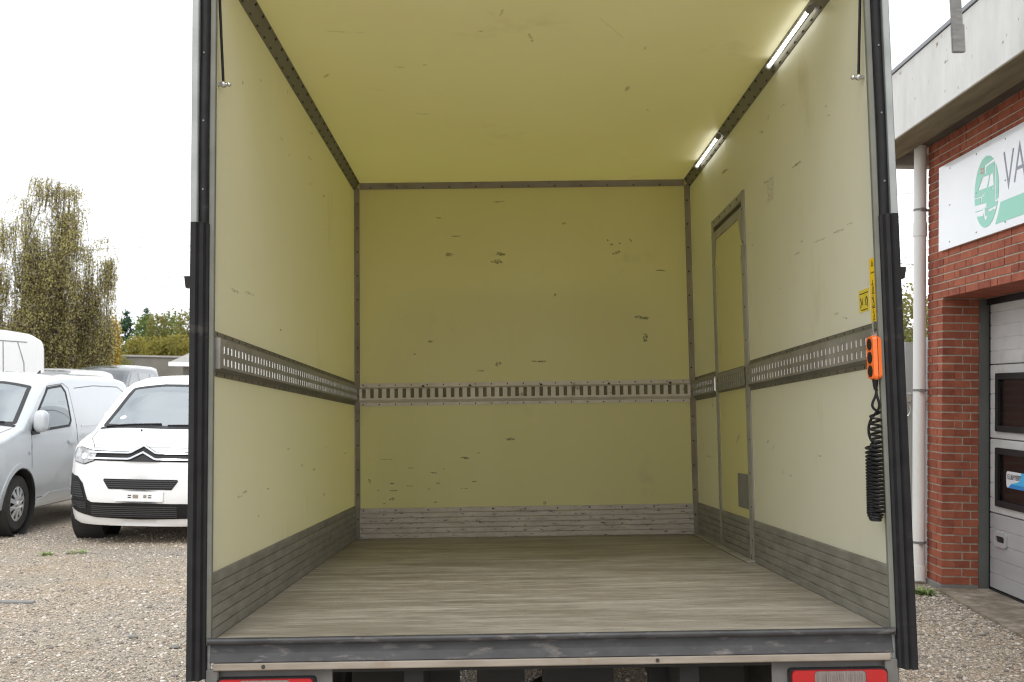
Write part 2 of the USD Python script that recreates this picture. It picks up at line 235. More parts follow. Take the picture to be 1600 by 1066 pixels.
OLIVE = leafm("olive_leaves", [(0.0, (0.13, 0.14, 0.05)), (0.5, (0.25, 0.24, 0.08)), (1.0, (0.42, 0.35, 0.10))])
CONIF = leafm("conifer_needles", [(0.0, (0.03, 0.07, 0.04)), (0.5, (0.06, 0.12, 0.065)), (1.0, (0.11, 0.18, 0.09))], 0.15)
GREENL = leafm("green_leaves", [(0.0, (0.08, 0.12, 0.035)), (0.5, (0.17, 0.23, 0.06)), (1.0, (0.30, 0.36, 0.10))])
PEB = M("loose_pebble", [(0.0, (0.17, 0.155, 0.14)), (0.25, (0.32, 0.29, 0.245)), (0.5, (0.43, 0.38, 0.315)), (0.7, (0.54, 0.49, 0.425)), (0.85, (0.38, 0.26, 0.17)), (1.0, (0.66, 0.62, 0.57))], scale=15, rough=0.85, obj_rand=1.2)
GRAVEL = usdkit.material(stage, "/World/Looks/gravel_yard", {
    "ge": ("geometry", {}),
    "v1": ("voronoi_texture", {"scale": 72.0, "feature": "f1"}), "v2": ("voronoi_texture", {"scale": 95.0, "feature": "f1"}),
    "s1": ("separate_color", {}), "s2": ("separate_color", {}),
    "r1": ("rgb_ramp", {"ramp": [(0.0, (0.14, 0.125, 0.11)), (0.25, (0.29, 0.26, 0.22)), (0.55, (0.43, 0.385, 0.325)), (0.75, (0.52, 0.475, 0.415)), (0.88, (0.36, 0.25, 0.165)), (1.0, (0.62, 0.58, 0.53))]}),
    "r2": ("rgb_ramp", {"ramp": [(0.0, (0.16, 0.14, 0.12)), (0.5, (0.36, 0.32, 0.27)), (1.0, (0.52, 0.48, 0.43))]}),
    "nz": ("noise_texture", {"scale": 0.7, "detail": 6.0, "roughness": 0.6}), "nz2": ("noise_texture", {"scale": 7.0, "detail": 5.0}),
    "pm": ("map_range", {"from_min": 0.42, "from_max": 0.58, "to_min": 0.15, "to_max": 0.85, "clamp": True}), "mx": ("mix", {}),
    "tone": ("rgb_ramp", {"ramp": [(0.28, (0.93, 0.93, 0.93)), (0.42, (1.04, 1.03, 0.99)), (0.56, (1.12, 1.05, 0.93)), (0.66, (1.14, 1.02, 0.84)), (0.76, (0.86, 0.82, 0.70))]}), "mu": ("mix", {"mix_type": "multiply", "fac": 1.0}),
    "bu": ("bump", {"strength": 1.0, "distance": 0.018, "invert": True}), "p": ("principled_bsdf", {"roughness": 0.9, "specular_ior_level": 0.2})},
    [("ge.position", "v1.vector"), ("ge.position", "v2.vector"), ("ge.position", "nz.vector"), ("ge.position", "nz2.vector"), ("v1.color", "s1.color"), ("v2.color", "s2.color"), ("s1.r", "r1.fac"), ("s2.g", "r2.fac"),
     ("nz2.fac", "pm.value"), ("pm.result", "mx.fac"), ("r1.color", "mx.color1"), ("r2.color", "mx.color2"), ("nz.fac", "tone.fac"), ("mx.color", "mu.color1"), ("tone.color", "mu.color2"), ("mu.color", "p.base_color"), ("v1.distance", "bu.height"), ("bu.normal", "p.normal")], surface="p.BSDF")

# ---------------------------------------------------------------- ground: one sheet to the horizon, falling gently to the left and away
def ground_z(x, y):
    x = np.asarray(x, float); y = np.asarray(y, float)
    return 0.022 * (np.clip(x, -8, 3.5) - 3.5) - 0.0148 * (np.clip(y, 1, 16) - 9.2) * (1 - sm(1.2, 3.0, x)) - 0.004 + 0.75 * sm(17, 45, y)
def axis_pts(lo, hi, step, far): 
    a = np.arange(lo, hi + 1e-6, step); g = np.geomspace(step * 2, far, 14)
    return np.concatenate([(lo - g)[::-1], a, hi + g])
gx, gy = axis_pts(-10, 6, 0.35, 2500), axis_pts(-2, 18, 0.35, 3000)
GX, GY = np.meshgrid(gx, gy, indexing="ij")
near = np.exp(-((GX / 14) ** 2 + ((GY - 8) / 14) ** 2))
GZ = ground_z(GX, GY) + near * 0.022 * (meshkit.fbm(np.stack([GX * 0.5, GY * 0.5, GX * 0], -1), 3, 5) - 0.5) * (1 - sm(1.5, 3, GX))
nx, ny = GX.shape; idx = np.arange(nx * ny).reshape(nx, ny)
gq = np.stack([idx[:-1, :-1], idx[1:, :-1], idx[1:, 1:], idx[:-1, 1:]], -1).reshape(-1, 4)
obj("ground", (np.stack([GX, GY, GZ], -1).reshape(-1, 3), gq), GRAVEL, smooth=True, kind="structure", label="gravel yard of small grey and buff stones")
# ---------------------------------------------------------------- brick workshop on the right
O = np.array([3.561, 9.255, 0.0]); yaw = math.radians(0.982)
bm = Gf.Matrix4d(math.cos(yaw), -math.sin(yaw), 0, 0, math.sin(yaw), math.cos(yaw), 0, 0, 0, 0, 1, 0, *O, 1)
bld = thing("brick_building", "red brick workshop with white concrete roof fascia and grey garage door", "building", bm)
# local axes: x into the building, y away along the facade, z up; the door reveal's outer edge is at the origin
FAR, NEAR, TOP, LINT, DW = 0.34, -8.2, 3.76, 2.40, 3.3
wall = obj("wall", cat_([bx(0.005, 0.298, 0.005, FAR - 0.004, -0.3, LINT), bx(0.005, 0.36, NEAR, -DW - 0.01, -0.3, LINT), bx(0.005, 0.36, NEAR, FAR - 0.004, LINT + 0.012, TOP),
    bx(0.30, 8.0, FAR - 0.25, FAR - 0.01, -0.3, TOP), bx(0.36, 8.0, NEAR, NEAR + 0.2, -0.3, TOP), bx(0.298, 0.36, 0.10, FAR - 0.01, -0.3, LINT)]), MORTAR, bld, label="mortar bed of the brick wall")
CH, BW = 0.0672, 0.0545
bricks, stuffm = [], []
def brick(face, a0, a1, z0, seed):
    pr = rng.uniform(-0.0025, 0.0025); e = rng.uniform(-0.002, 0.002, ); w = 0.10
    if face == "front": b = bx(-0.001 + pr, w, a0 + e, a1 + e, z0, z0 + BW)
    else: b = bx(a0 + e, a1 + e, -0.001 + pr, w, z0, z0 + BW)
    b.vertices += NR.uniform(-0.0012, 0.0012, b.vertices.shape); return b
n_rows = int(TOP / CH)
for r in range(n_rows):
    z0 = 0.045 + r * CH
    if z0 + BW > TOP: break
    pattern = [0.228, 0.228, 0.108]; off = [0.0, 0.18, 0.09, 0.29][r % 4]
    lo_list = [(0.001, FAR - 0.002), (NEAR, -DW)] if z0 + BW <= LINT + 0.01 else [(NEAR, FAR - 0.002)]
    for lo, hi in lo_list:
        y = hi; k = r * 2
        first = [0.228, 0.108][r % 2]
        while y > lo + 0.03:
            ln = first if y == hi else pattern[k % 3]; k += 1
            a = max(y - ln, lo)
            if a - lo < 0.05: a = lo
            b = brick("front", a, y, z0, k)
            d = abs(y - 0) ; vis = y > -1.9 and not (2.80 < z0 < 3.42 and y < -0.03 )
            (bricks if vis else stuffm).append((("front"), b, y))
            y = a - 0.012
    if z0 + BW <= LINT + 0.005:        # the reveal, facing the yard
        segs = [(0.102, 0.228 - 0.0), (0.24, 0.298)] if r % 2 == 0 else [(0.102, 0.16), (0.172, 0.298)]
        for a, b_ in segs: bricks.append(("reveal", brick("reveal", a, b_, z0, r), 0.0))
print("bricks", len(bricks), len(stuffm))
order = sorted(range(len(bricks)), key=lambda i: (bricks[i][0] != "reveal", -abs(bricks[i][2] - 0.0) if False else bricks[i][2] < -1.75, i))
for i in order[:300]: obj("brick", bricks[i][1], BRICKM, wall)
rest = [bricks[i][1] for i in order[300:]] + [b[1] for b in stuffm]
obj("brickwork", cat_(rest), BRICKM, wall, kind="stuff")
obj("lintel_soffit", cat_([bx(0.002, 0.355, -DW, -0.004, LINT - 0.004, LINT + 0.010)]), BRICKM, bld)
obj("plinth", bx(-0.012, 0.297, 0.003, FAR - 0.002, -0.25, 0.042, 0.006), CONCG, bld)
# roof: hanging fascia, stained soffit, metal edge
FX = -0.45
fas = obj("roof_fascia", cat_([bx(FX, FX + 0.15, NEAR - 0.3, 0.86, 3.682, 4.235, 0.004)]), CONCW, bld)
obj("soffit_board", bx(FX + 0.004, FX + 0.15, NEAR - 0.3, 0.855, 3.672, 3.6815), CONCB, bld)
obj("end_fascia", bx(FX + 0.152, 8.3, 0.70, 0.858, 3.64, 4.233, 0.01), CONCG, bld)
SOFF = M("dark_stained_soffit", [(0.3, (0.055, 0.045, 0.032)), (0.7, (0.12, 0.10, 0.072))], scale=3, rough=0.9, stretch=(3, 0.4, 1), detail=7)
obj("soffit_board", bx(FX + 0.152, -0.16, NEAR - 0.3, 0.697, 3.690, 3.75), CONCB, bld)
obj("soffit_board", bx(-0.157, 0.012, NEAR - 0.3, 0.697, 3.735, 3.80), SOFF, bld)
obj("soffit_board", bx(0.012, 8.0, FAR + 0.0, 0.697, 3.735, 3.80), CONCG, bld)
obj("roof", bx(FX + 0.03, 8.2, NEAR - 0.25, 0.83, 4.20, 4.26), ROOFM, bld)
obj("roof_edging", cat_([bx(FX - 0.012, FX + 0.06, NEAR - 0.3, 0.875, 4.238, 4.268), bx(FX + 0.062, 8.3, 0.80, 0.875, 4.262, 4.283)]), ROOFM, bld)
# drainpipe with collars and clips
px_, py_ = -0.075, 0.33
pipe = obj("drainpipe", tube([(px_, py_, z) for z in (0.03, 0.9, 1.9, 2.9, 3.735)], 0.052, 20), PIPEM, bld, smooth=40)
for z in (0.02, 2.95): obj("pipe_collar", tube([(px_, py_, z), (px_, py_, z + 0.06), (px_, py_, z + 0.12)], 0.058, 20), PIPEM, pipe, smooth=40)
for z in (0.33, 1.62, 3.17):
    obj("pipe_clip", cat_([tube([(px_, py_, z), (px_, py_, z + 0.009), (px_, py_, z + 0.018)], 0.0565, 20), bx(px_ - 0.016, px_ + 0.016, py_ - 0.075, py_ - 0.05, z - 0.004, z + 0.02), bx(px_ + 0.05, 0.0, py_ - 0.02, py_ + 0.02, z, z + 0.016)]), GREYST, pipe)
# sectional door
for y in (0.0, -DW - 0.095): obj("door_frame", bx(0.300, 0.388, y, y + 0.095, -0.02, LINT - 0.006, 0.004), FRAMEM, bld)
obj("door_gasket", cat_([bx(0.385, 0.41, -0.022, -0.002, 0.0, LINT - 0.02), bx(0.362, 0.41, -DW, -0.002, LINT - 0.06, LINT - 0.008)]), BLACKP, bld)
XD = 0.392
gd = UsdGeom.Xform.Define(stage, str(bld.GetPath()) + "/garage_door").GetPrim()
zs = [0.03, 0.642, 1.245, 1.849, 2.385]
for i in range(4):
    z0, z1 = zs[i], zs[i + 1]; ms = []
    ribs = 5; hgt = (z1 - z0 - 0.008) / ribs
    prof = [(0.0, z0 + 0.004)]
    for k in range(ribs):
        a = z0 + 0.004 + k * hgt; b = a + hgt
        prof += [(-0.006, a + 0.006), (-0.006, b - 0.006), (0.0, b - 0.001 if k < ribs - 1 else b)]
    prof += [(0.04, z1 - 0.004), (0.04, z0 + 0.004)]
    if i in (1, 2): holes = [(-0.19 - k * 0.80, -0.19 - k * 0.80 - 0.66) for k in range(4) if -0.19 - k * 0.80 - 0.66 > -DW]
    else: holes = []
    pts = [(XD + a, b) for a, b in prof]
    m = extr(Polygon(pts), DW - 0.03, "y", -DW + 0.006)
    if holes:
        zc0, zc1 = ((0.735, 1.145) if i == 1 else (1.335, 1.745))
        mm = m3.Manifold(m3.Mesh(np.asarray(m.merged(digits_vertex=6).vertices if hasattr(m, "merged") else m.vertices, np.float32), np.asarray(m.faces, np.uint32)))
        for a, b in holes: mm = mm - m3.Manifold.cube((0.2, a - b, zc1 - zc0)).translate((XD - 0.08, b, zc0))
        m = mm
    obj("door_section", m, DOORL if i == 0 else DOORM, gd)
    for (a, b) in holes:
        fr = sbox(b - 0.035, zc0 - 0.03, a + 0.035, zc1 + 0.03).buffer(-0.01).buffer(0.01) - sbox(b + 0.02, zc0 + 0.02, a - 0.02, zc1 - 0.02)
        f = obj("door_window", extr(fr, 0.02, "x", XD - 0.024), BLACKP, gd)
        obj("window_pane", bx(XD + 0.0, XD + 0.006, b + 0.005, a - 0.005, zc0 + 0.005, zc1 - 0.005), ACRYL, f)
obj("workshop_interior", bx(0.85, 0.9, -DW, 0.0, 0.0, LINT), BROWNG, bld)
hd = (sbox(-0.36, 0.385, -0.13, 0.505).buffer(-0.03).buffer(0.03)) - sbox(-0.325, 0.42, -0.165, 0.47).buffer(-0.02).buffer(0.02)
hh = obj("door_handle", extr(hd, 0.016, "x", XD - 0.022), RIM, gd)
obj("handle_recess", extr(sbox(-0.325, 0.42, -0.165, 0.47), 0.004, "x", XD - 0.0095), BLACKP, hh)
obj("door_bottom_seal", bx(XD - 0.012, XD + 0.04, -DW + 0.01, -0.03, 0.0, 0.03), BLACKP, gd)
# sticker inside the lower window
stx = XD - 0.003
card = sbox(-1.0, 0.868, -0.325, 0.998).buffer(-0.03).buffer(0.03)
sp = thing("window_sticker", "white and blue printed sticker on the lower garage door window", "sticker", bm)
obj("card", extr(card, 0.0015, "x", stx), SIGNW, sp)
wave = Polygon([(-0.36, 0.868), (-0.42, 0.905), (-0.50, 0.915), (-0.56, 0.93), (-0.585, 0.96), (-0.60, 0.998), (-1.0, 0.998), (-1.0, 0.868)]).intersection(card)
obj("blue_field", extr(wave, 0.001, "x", stx - 0.0014), SIGNL, sp)
obj("blue_band", extr(Polygon([(-0.36, 0.868), (-0.42, 0.898), (-1.0, 0.90), (-1.0, 0.868)]).intersection(card), 0.001, "x", stx - 0.0027), SIGNB, sp)
def lettering(text, h, y_left, z, x, depth=0.001, bold=False, wide=1.0):
    t = meshkit.text_mesh(text, h, depth, bold); v = t.vertices
    return trimesh.Trimesh(np.stack([x - v[:, 2], y_left - v[:, 0] * wide, z + v[:, 1]], 1), t.faces, process=False)
obj("lettering", lettering("EL&HYBRID", 0.038, -0.345, 0.937, stx - 0.0002, 0.001, True, 0.95), PRINT, sp)
# concrete apron, threshold
ap = Polygon([(-0.05, -0.03), (-0.06, -0.185), (-0.10, -0.9), (-0.115, -1.3), (-0.14, -1.9), (-0.16, -3.2), (-0.15, -3.6), (0.9, -3.6), (0.9, -0.005), (0.30, -0.005)])
apm = extr(ap, 0.35, "z", -0.335)
slab = UsdGeom.Xform.Define(stage, path_for(None, "pavement")); slab.AddTransformOp().Set(bm); tag(slab, "worn brown concrete slab in front of the garage door", kind="structure")
obj("concrete_slab", apm, SLAB, slab.GetPrim())
# ---------------------------------------------------------------- sign
sg = thing("wall_sign", "white shop sign with green van emblem and grey letters on the brick wall", "sign", bm)
SX = -0.032
obj("sign_board", bx(SX, -0.004, -4.2, 0.008, 2.778, 3.482, 0.002), SIGNW, sg)
P_ = lambda l: Polygon([(-u, z) for u, z in l])
ell = Polygon([(-0.969 + 0.222 * math.cos(t), 3.108 + 0.268 * math.sin(t)) for t in np.linspace(0, 2 * math.pi, 49)[:-1]])
cuts = [[(.938,3.311),(1.112,3.328),(1.116,3.308),(.961,3.296),(.958,3.243),(.938,3.245)],[(1.116,3.345),(1.134,3.34),(1.134,3.016),(1.2,3.03),(1.2,3.005),(1.113,3.008)],[(.905,3.229),(1.027,3.224),(.978,3.137),(.814,3.141)],[(1.037,3.224),(1.085,3.227),(1.101,3.133),(.995,3.136)],[(1.06,3.117),(1.098,3.121),(1.098,3.113),(1.065,3.109)],
 [(.73,3.094),(.867,3.088),(.939,3.109),(.95,3.103),(.884,3.078),(.881,3.036),(.87,3.034),(.865,3.08),(.73,3.087)],[(.73,3.037),(.975,3.023),(.975,3.013),(.926,2.994),(.923,2.964),(.913,2.935),(.74,2.952)],[(.959,3.019),(.984,2.974),(.984,2.927),(.963,2.891),(.93,2.909),(.918,2.958),(.929,3.0)],[(.995,2.966),(1.156,2.978),(1.137,2.953),(1.102,2.948),(1.097,2.959),(1.049,2.95),(1.025,2.956),(1.002,2.948)]]
em = ell
for c in cuts: em = em - P_(c).buffer(0)
em = union_all([em, P_([(.76,2.99),(.903,2.984),(.906,2.979),(.765,2.983)]), P_([(.959,2.995),(.979,2.968),(.976,2.932),(.959,2.924),(.943,2.94),(.941,2.975)]) - P_([(.959,2.985),(.970,2.965),(.968,2.937),(.958,2.933),(.951,2.945),(.950,2.97)])])
obj("emblem", extr(em, 0.002, "x", SX - 0.0018), SIGNG, sg)
obj("cross_badge", extr(P_([(.86,3.303),(.916,3.298),(.911,3.255),(.866,3.259)]) - P_([(.882,3.30),(.892,3.30),(.892,3.258),(.882,3.258)]) - P_([(.86,3.284),(.916,3.284),(.916,3.275),(.86,3.275)]), 0.0015, "x", SX - 0.0036), SIGNR, sg)
obj("green_bar", extr(P_([(1.223,2.988),(4.0,2.988),(4.0,2.836),(1.13,2.838),(1.184,2.915)]), 0.002, "x", SX - 0.0018), SIGNG, sg)
st = lambda l, w: LineString([(-u, z) for u, z in l]).buffer(w, cap_style=2, join_style=2)
obj("letter", extr(st([(1.28,3.336),(1.355,3.089),(1.436,3.333)], 0.010), 0.002, "x", SX - 0.0018), SIGNT, sg)
obj("letter", extr(union_all([st([(1.452,3.088),(1.537,3.334),(1.622,3.089)], 0.010), st([(1.484,3.177),(1.592,3.177)], 0.012)]), 0.002, "x", SX - 0.0018), SIGNT, sg)
obj("fixing_screws", cat_([cyl((SX - 0.003, y, z), (SX, y, z), 0.006, 8) for y in (-0.24, -0.78, -1.3, -1.9) for z in (2.83, 3.13, 3.43)]), GREYST, sg)
# ---------------------------------------------------------------- steel fence past the workshop corner
fe = thing("steel_fence", "grey corrugated steel fence closing the gap behind the drainpipe", "fence", loc=(3.72, 10.6, 0.12))
for k in range(17):
    x1 = 0.55 - k * 0.21
    prof = Polygon([(x1 - 0.20, 0.0), (x1 - 0.15, 0.0), (x1 - 0.13, -0.03), (x1 - 0.06, -0.03), (x1 - 0.04, 0.0), (x1, 0.0), (x1, 0.004), (x1 - 0.042, 0.004), (x1 - 0.062, -0.026), (x1 - 0.128, -0.026), (x1 - 0.148, 0.004), (x1 - 0.20, 0.004)])
    obj("fence_sheet", extr(prof, 2.12 + (0.05 if k % 2 else 0.0), "z", -0.15), FENCEM, fe)
for x in (-0.04, -1.25, -2.5): obj("fence_post", bx(x - 0.03, x + 0.03, 0.01, 0.07, -0.2, 2.1), GREYST, fe)
obj("fence_rail", bx(-3.0, 0.5, -0.055, -0.034, 1.42, 1.47), FENCEM, fe)
lk = obj("fence_latch", cat_([bx(-0.10, 0.04, -0.085, -0.057, 1.40, 1.49, 0.006), tube([(-0.02 + 0.05 * math.sin(t), -0.07, 1.33 - 0.07 * math.cos(t)) for t in np.linspace(0.3, 5.9, 14)], 0.007, 6)]), STEEL, fe)
# ---------------------------------------------------------------- box truck (X right, Y into the box, Z up from the load floor at the rear sill)
TM = [[0.999357, -0.006724, -0.035206], [0.008137, 0.999161, 0.040146], [0.034907, -0.040407, 0.998573]]; TT = [0.1416, 3.4814, 0.8005]
tm = Gf.Matrix4d(*[x for k in range(3) for x in (TM[0][k], TM[1][k], TM[2][k], 0)], *TT, 1)
tw = lambda p: np.array(TM) @ np.asarray(p, float) + TT
W, L, H = 1.05, 3.424, 2.205
tr = thing("box_truck", "open box truck seen from behind, empty cream load space with grey floor", "truck", tm)
obj("load_floor", bx(-W, W, 0.004, L, -0.03, 0.0), FLOOR, tr)
RZ0, RZ1 = 0.845, 0.930
DY0, DY1 = 1.90, 2.63      # side door opening
def panel_bits(m, s):      # one side wall; s = -1 left, +1 right
    xa, xb = (W, W + 0.022) if s > 0 else (-W - 0.022, -W)
    return bx(xa, xb, 0.0, L + 0.02, RZ1, H + 0.02), bx(xa, xb, 0.0, L + 0.02, -0.03, RZ0)
walls = {}
for s in (-1, 1):
    up, lo = panel_bits(None, s)
    w_ = obj("side_wall", up, GRPW, tr, label="upper panel of the box side wall"); walls[s] = w_
    obj("lower_panel", lo, GRPW, w_)
    xs = s * (W + 0.0205)
    sk = np.array([(xs, 0.0, RZ0 - 0.004), (xs, L + 0.02, RZ0 - 0.004), (xs, L + 0.02, RZ1 + 0.004), (xs, 0.0, RZ1 + 0.004)])
    obj("rail_backing", (sk, np.array([[0, 1, 2, 3]])), SKIN, w_)
fw = obj("front_wall", bx(-W, W, L, L + 0.02, -0.03, H + 0.0), GRPF, tr)
ce = obj("ceiling_panel", bx(-W - 0.022, W + 0.022, 0.0, L + 0.02, H, H + 0.02), GRP, tr)
# kick boards of ribbed aluminium slats
def kick(plane, a0, a1, n, top, mat, name="kick_board"):
    hgt = top / n; kb = None
    for k in range(n):
        z0, z1 = k * hgt + 0.0004, (k + 1) * hgt - 0.0002
        pr = [(0.0008, z0), (0.0068, z0 + 0.0005), (0.009, z0 + 0.004), (0.009, z1 - 0.0035), (0.0072, z1 - 0.0004), (0.0008, z1)]
        if plane == "L": m = extr(Polygon([(-W + a, b) for a, b in pr]).buffer(0), a1 - a0, "y", a0)
        elif plane == "R": m = extr(Polygon([(W - a, b) for a, b in pr]).buffer(0), a1 - a0, "y", a0)
        else: m = extr(Polygon([(L - a, b) for a, b in pr]).buffer(0), a1 - a0, "x", a0)
        if kb is None: kb = UsdGeom.Xform.Define(stage, path_for(tr, name)).GetPrim()
        obj("slat", m, mat, kb)
    return kb
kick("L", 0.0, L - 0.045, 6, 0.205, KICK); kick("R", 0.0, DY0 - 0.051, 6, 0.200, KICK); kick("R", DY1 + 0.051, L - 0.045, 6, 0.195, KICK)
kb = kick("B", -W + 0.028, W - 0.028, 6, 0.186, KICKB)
obj("rivets", cat_([cyl((x, L - 0.012, z), (x, L - 0.006, z), 0.005, 8) for x in np.arange(-1.0, 1.0, 0.198) for z in (0.172,)]), SCREW, kb, kind="stuff")
# slotted lashing rails
def slotted(y0, y1, rows, mat, pitch=0.05, w=0.021):
    p = sbox(y0, RZ0 - 0.003, y1, RZ1 + 0.003); holes = []
    for y in np.arange(y0 + 0.045, y1 - 0.03, pitch):
        for a, b in rows: holes.append(sbox(y, a, y + w, b))
    return p.difference(union_all(holes))
def rail(s, y0, y1):
    r = UsdGeom.Xform.Define(stage, path_for(tr, "lashing_rail")).GetPrim(); f = lambda d: s * (W - d)
    def q(l): return extr(Polygon([(f(a), b) for a, b in l]).buffer(0), y1 - y0, "y", y0)
    obj("upper_flange", cat_([q([(0, .938), (.003, .938), (.003, .958), (0, .958)]), q([(.003, .936), (.018, .926), (.021, .930), (.006, .942), (.003, .942)])]), ALUD, r)
    web = extr(slotted(y0, y1, [(.8495, .8725), (.8905, .9135)], None), 0.003, "x", 0.0)
    web.vertices[:, 0] = s * (W - 0.018) + (0 if s > 0 else -0.003)
    web = extr(slotted(y0, y1, [(.8505, .8735), (.8895, .9125)], None), 0.003, "x", s * (W - 0.0195) - 0.0015)
    obj("slotted_web", web, ALU, r)
    obj("lower_flange", cat_([q([(0, .815), (.003, .815), (.003, .836), (0, .836)]), q([(.003, .832), (.006, .832), (.021, .846), (.018, .850), (.003, .838)])]), ALUD, r)
    obj("rivets", cat_([cyl((f(0.004), y, z), (f(0.0025), y, z), 0.005, 6) for y in np.arange(y0 + 0.03, y1, 0.1) for z in (.95, .822)]), SCREW, r, kind="stuff")
    if s < 0: obj("rail_end", bx(min(f(0.022), f(0.002)), max(f(0.022), f(0.002)), y0 - 0.004, y0, .838, .936), ALU, r)
rail(-1, 0.02, L - 0.045); rail(1, 0.02, DY0 - 0.052); rail(1, DY0 + 0.005, DY1 - 0.005); rail(1, DY1 + 0.052, L - 0.045)
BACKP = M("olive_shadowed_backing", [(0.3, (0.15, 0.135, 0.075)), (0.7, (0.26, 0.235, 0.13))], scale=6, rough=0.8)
rb = UsdGeom.Xform.Define(stage, path_for(tr, "lashing_rail")).GetPrim()
q = lambda l: extr(Polygon([(L - a, b) for a, b in l]).buffer(0), 2 * W - 0.056, "x", -W + 0.028)
obj("upper_flange", cat_([q([(0, .925), (.004, .925), (.004, .950), (0, .950)]), q([(.004, .921), (.018, .915), (.018, .921), (.004, .9245)])]), RAILB, rb)
pw = sbox(-W + 0.028, 0.848, W - 0.028, 0.921); holes = [sbox(x, .8585, x + .022, .9145) for x in np.arange(-W + 0.045, W - 0.06, 0.0497)]
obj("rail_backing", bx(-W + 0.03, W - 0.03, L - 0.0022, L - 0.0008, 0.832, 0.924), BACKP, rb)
obj("slotted_web", extr(pw.difference(union_all(holes)), 0.003, "y", L - 0.018), RAILB, rb)
obj("lower_flange", cat_([q([(0, .809), (.004, .809), (.004, .829), (0, .829)]), q([(.002, .8305), (.006, .8305), (.018, .848), (.015, .849), (.002, .8345)])]), RAILB, rb)
obj("rivets", cat_([cyl((x, L - 0.006, z), (x, L - 0.003, z), 0.0045, 6) for x in np.arange(-1.0, 1.0, 0.099) for z in (.938, .819)] + [cyl((x, L - 0.0065, .928), (x, L - 0.003, .928), 0.009, 8) for x in (-0.63, -0.34, 0.1, 0.52, 0.9)]), SCREW, rb, kind="stuff")
# corner and ceiling trims
trim = UsdGeom.Xform.Define(stage, path_for(tr, "corner_trim")).GetPrim()
def cove(s): return extr(Polygon([(s * W, H - 0.052), (s * (W - 0.004), H - 0.052), (s * (W - 0.010), H - 0.043), (s * (W - 0.026), H - 0.014), (s * (W - 0.034), H - 0.004), (s * (W - 0.034), H), (s * W, H)]).buffer(0), L - 0.03, "y", 0.0)
CT = M("painted_corner_trim", [(0.3, (0.15, 0.145, 0.115)), (0.7, (0.21, 0.20, 0.165))], scale=6, rough=0.5, metal=0.2)
CTF = M("mauve_grey_trim", [(0.3, (0.24, 0.21, 0.19)), (0.7, (0.34, 0.30, 0.275))], scale=6, rough=0.5, metal=0.2, dirt=(0.13, 0.11, 0.09), drange=(0.58, 0.75), dscale=9)
for s in (-1, 1):
    c = obj("ceiling_trim", cove(s), CT, trim)
    ms = []
    for y in np.arange(0.1, L - 0.05, 0.12):
        ms += [cyl((s * (W - 0.007), y, H - 0.048), (s * (W - 0.012), y, H - 0.045), 0.006, 6), cyl((s * (W - 0.029), y, H - 0.011), (s * (W - 0.033), y, H - 0.013), 0.006, 6)]
    obj("trim_screws", cat_(ms), SCREW, c, kind="stuff")
    c2 = obj("corner_post", extr(Polygon([(s * W, L), (s * W, L - 0.040), (s * (W - 0.006), L - 0.040), (s * (W - 0.026), L - 0.012), (s * (W - 0.030), L - 0.005), (s * (W - 0.030), L)]).buffer(0), H - 0.036, "z", 0.004), CTF, trim)
    obj("trim_screws", cat_([cyl((s * (W - 0.018), L - 0.024, z), (s * (W - 0.0195), L - 0.0265, z), 0.0055, 6) for z in np.arange(0.12, 2.1, 0.15)]), SCREW, c2, kind="stuff")
c3 = obj("top_trim", extr(Polygon([(L, H - 0.038), (L - 0.006, H - 0.038), (L - 0.02, H - 0.012), (L - 0.02, H), (L, H)]), 2 * W - 0.064, "x", -W + 0.032), CTF, trim)
obj("trim_screws", cat_([cyl((x, L - 0.011, H - 0.03), (x, L - 0.014, H - 0.0285), 0.0055, 6) for x in np.arange(-0.95, 1.0, 0.165)]), SCREW, c3, kind="stuff")
# light tubes on the right-hand ceiling trim
for y0, y1 in ((0.50, 1.152), (2.262, 2.922)):
    cx, cz = W - 0.037, H - 0.036
    lt = UsdGeom.Xform.Define(stage, path_for(tr, "light_fitting")).GetPrim()
    obj("tube", tube([(cx, y, cz) for y in np.linspace(y0 + 0.015, y1 - 0.015, 5)], 0.0075, 10), TUBE, lt, smooth=40)
    obj("tube_cover", tube([(cx, y, cz) for y in np.linspace(y0, y1, 5)], 0.0125, 12), CLEARP, lt, smooth=40)
    for y in (y0, y1): obj("tube_cap", tube([(cx, y - 0.012, cz), (cx, y, cz), (cx, y + 0.012, cz)], 0.014, 12), GREYST, lt)
ALUL = M("pale_door_aluminium", [(0.3, (0.27, 0.26, 0.225)), (0.7, (0.38, 0.37, 0.325))], scale=5, rough=0.5, metal=0.2)
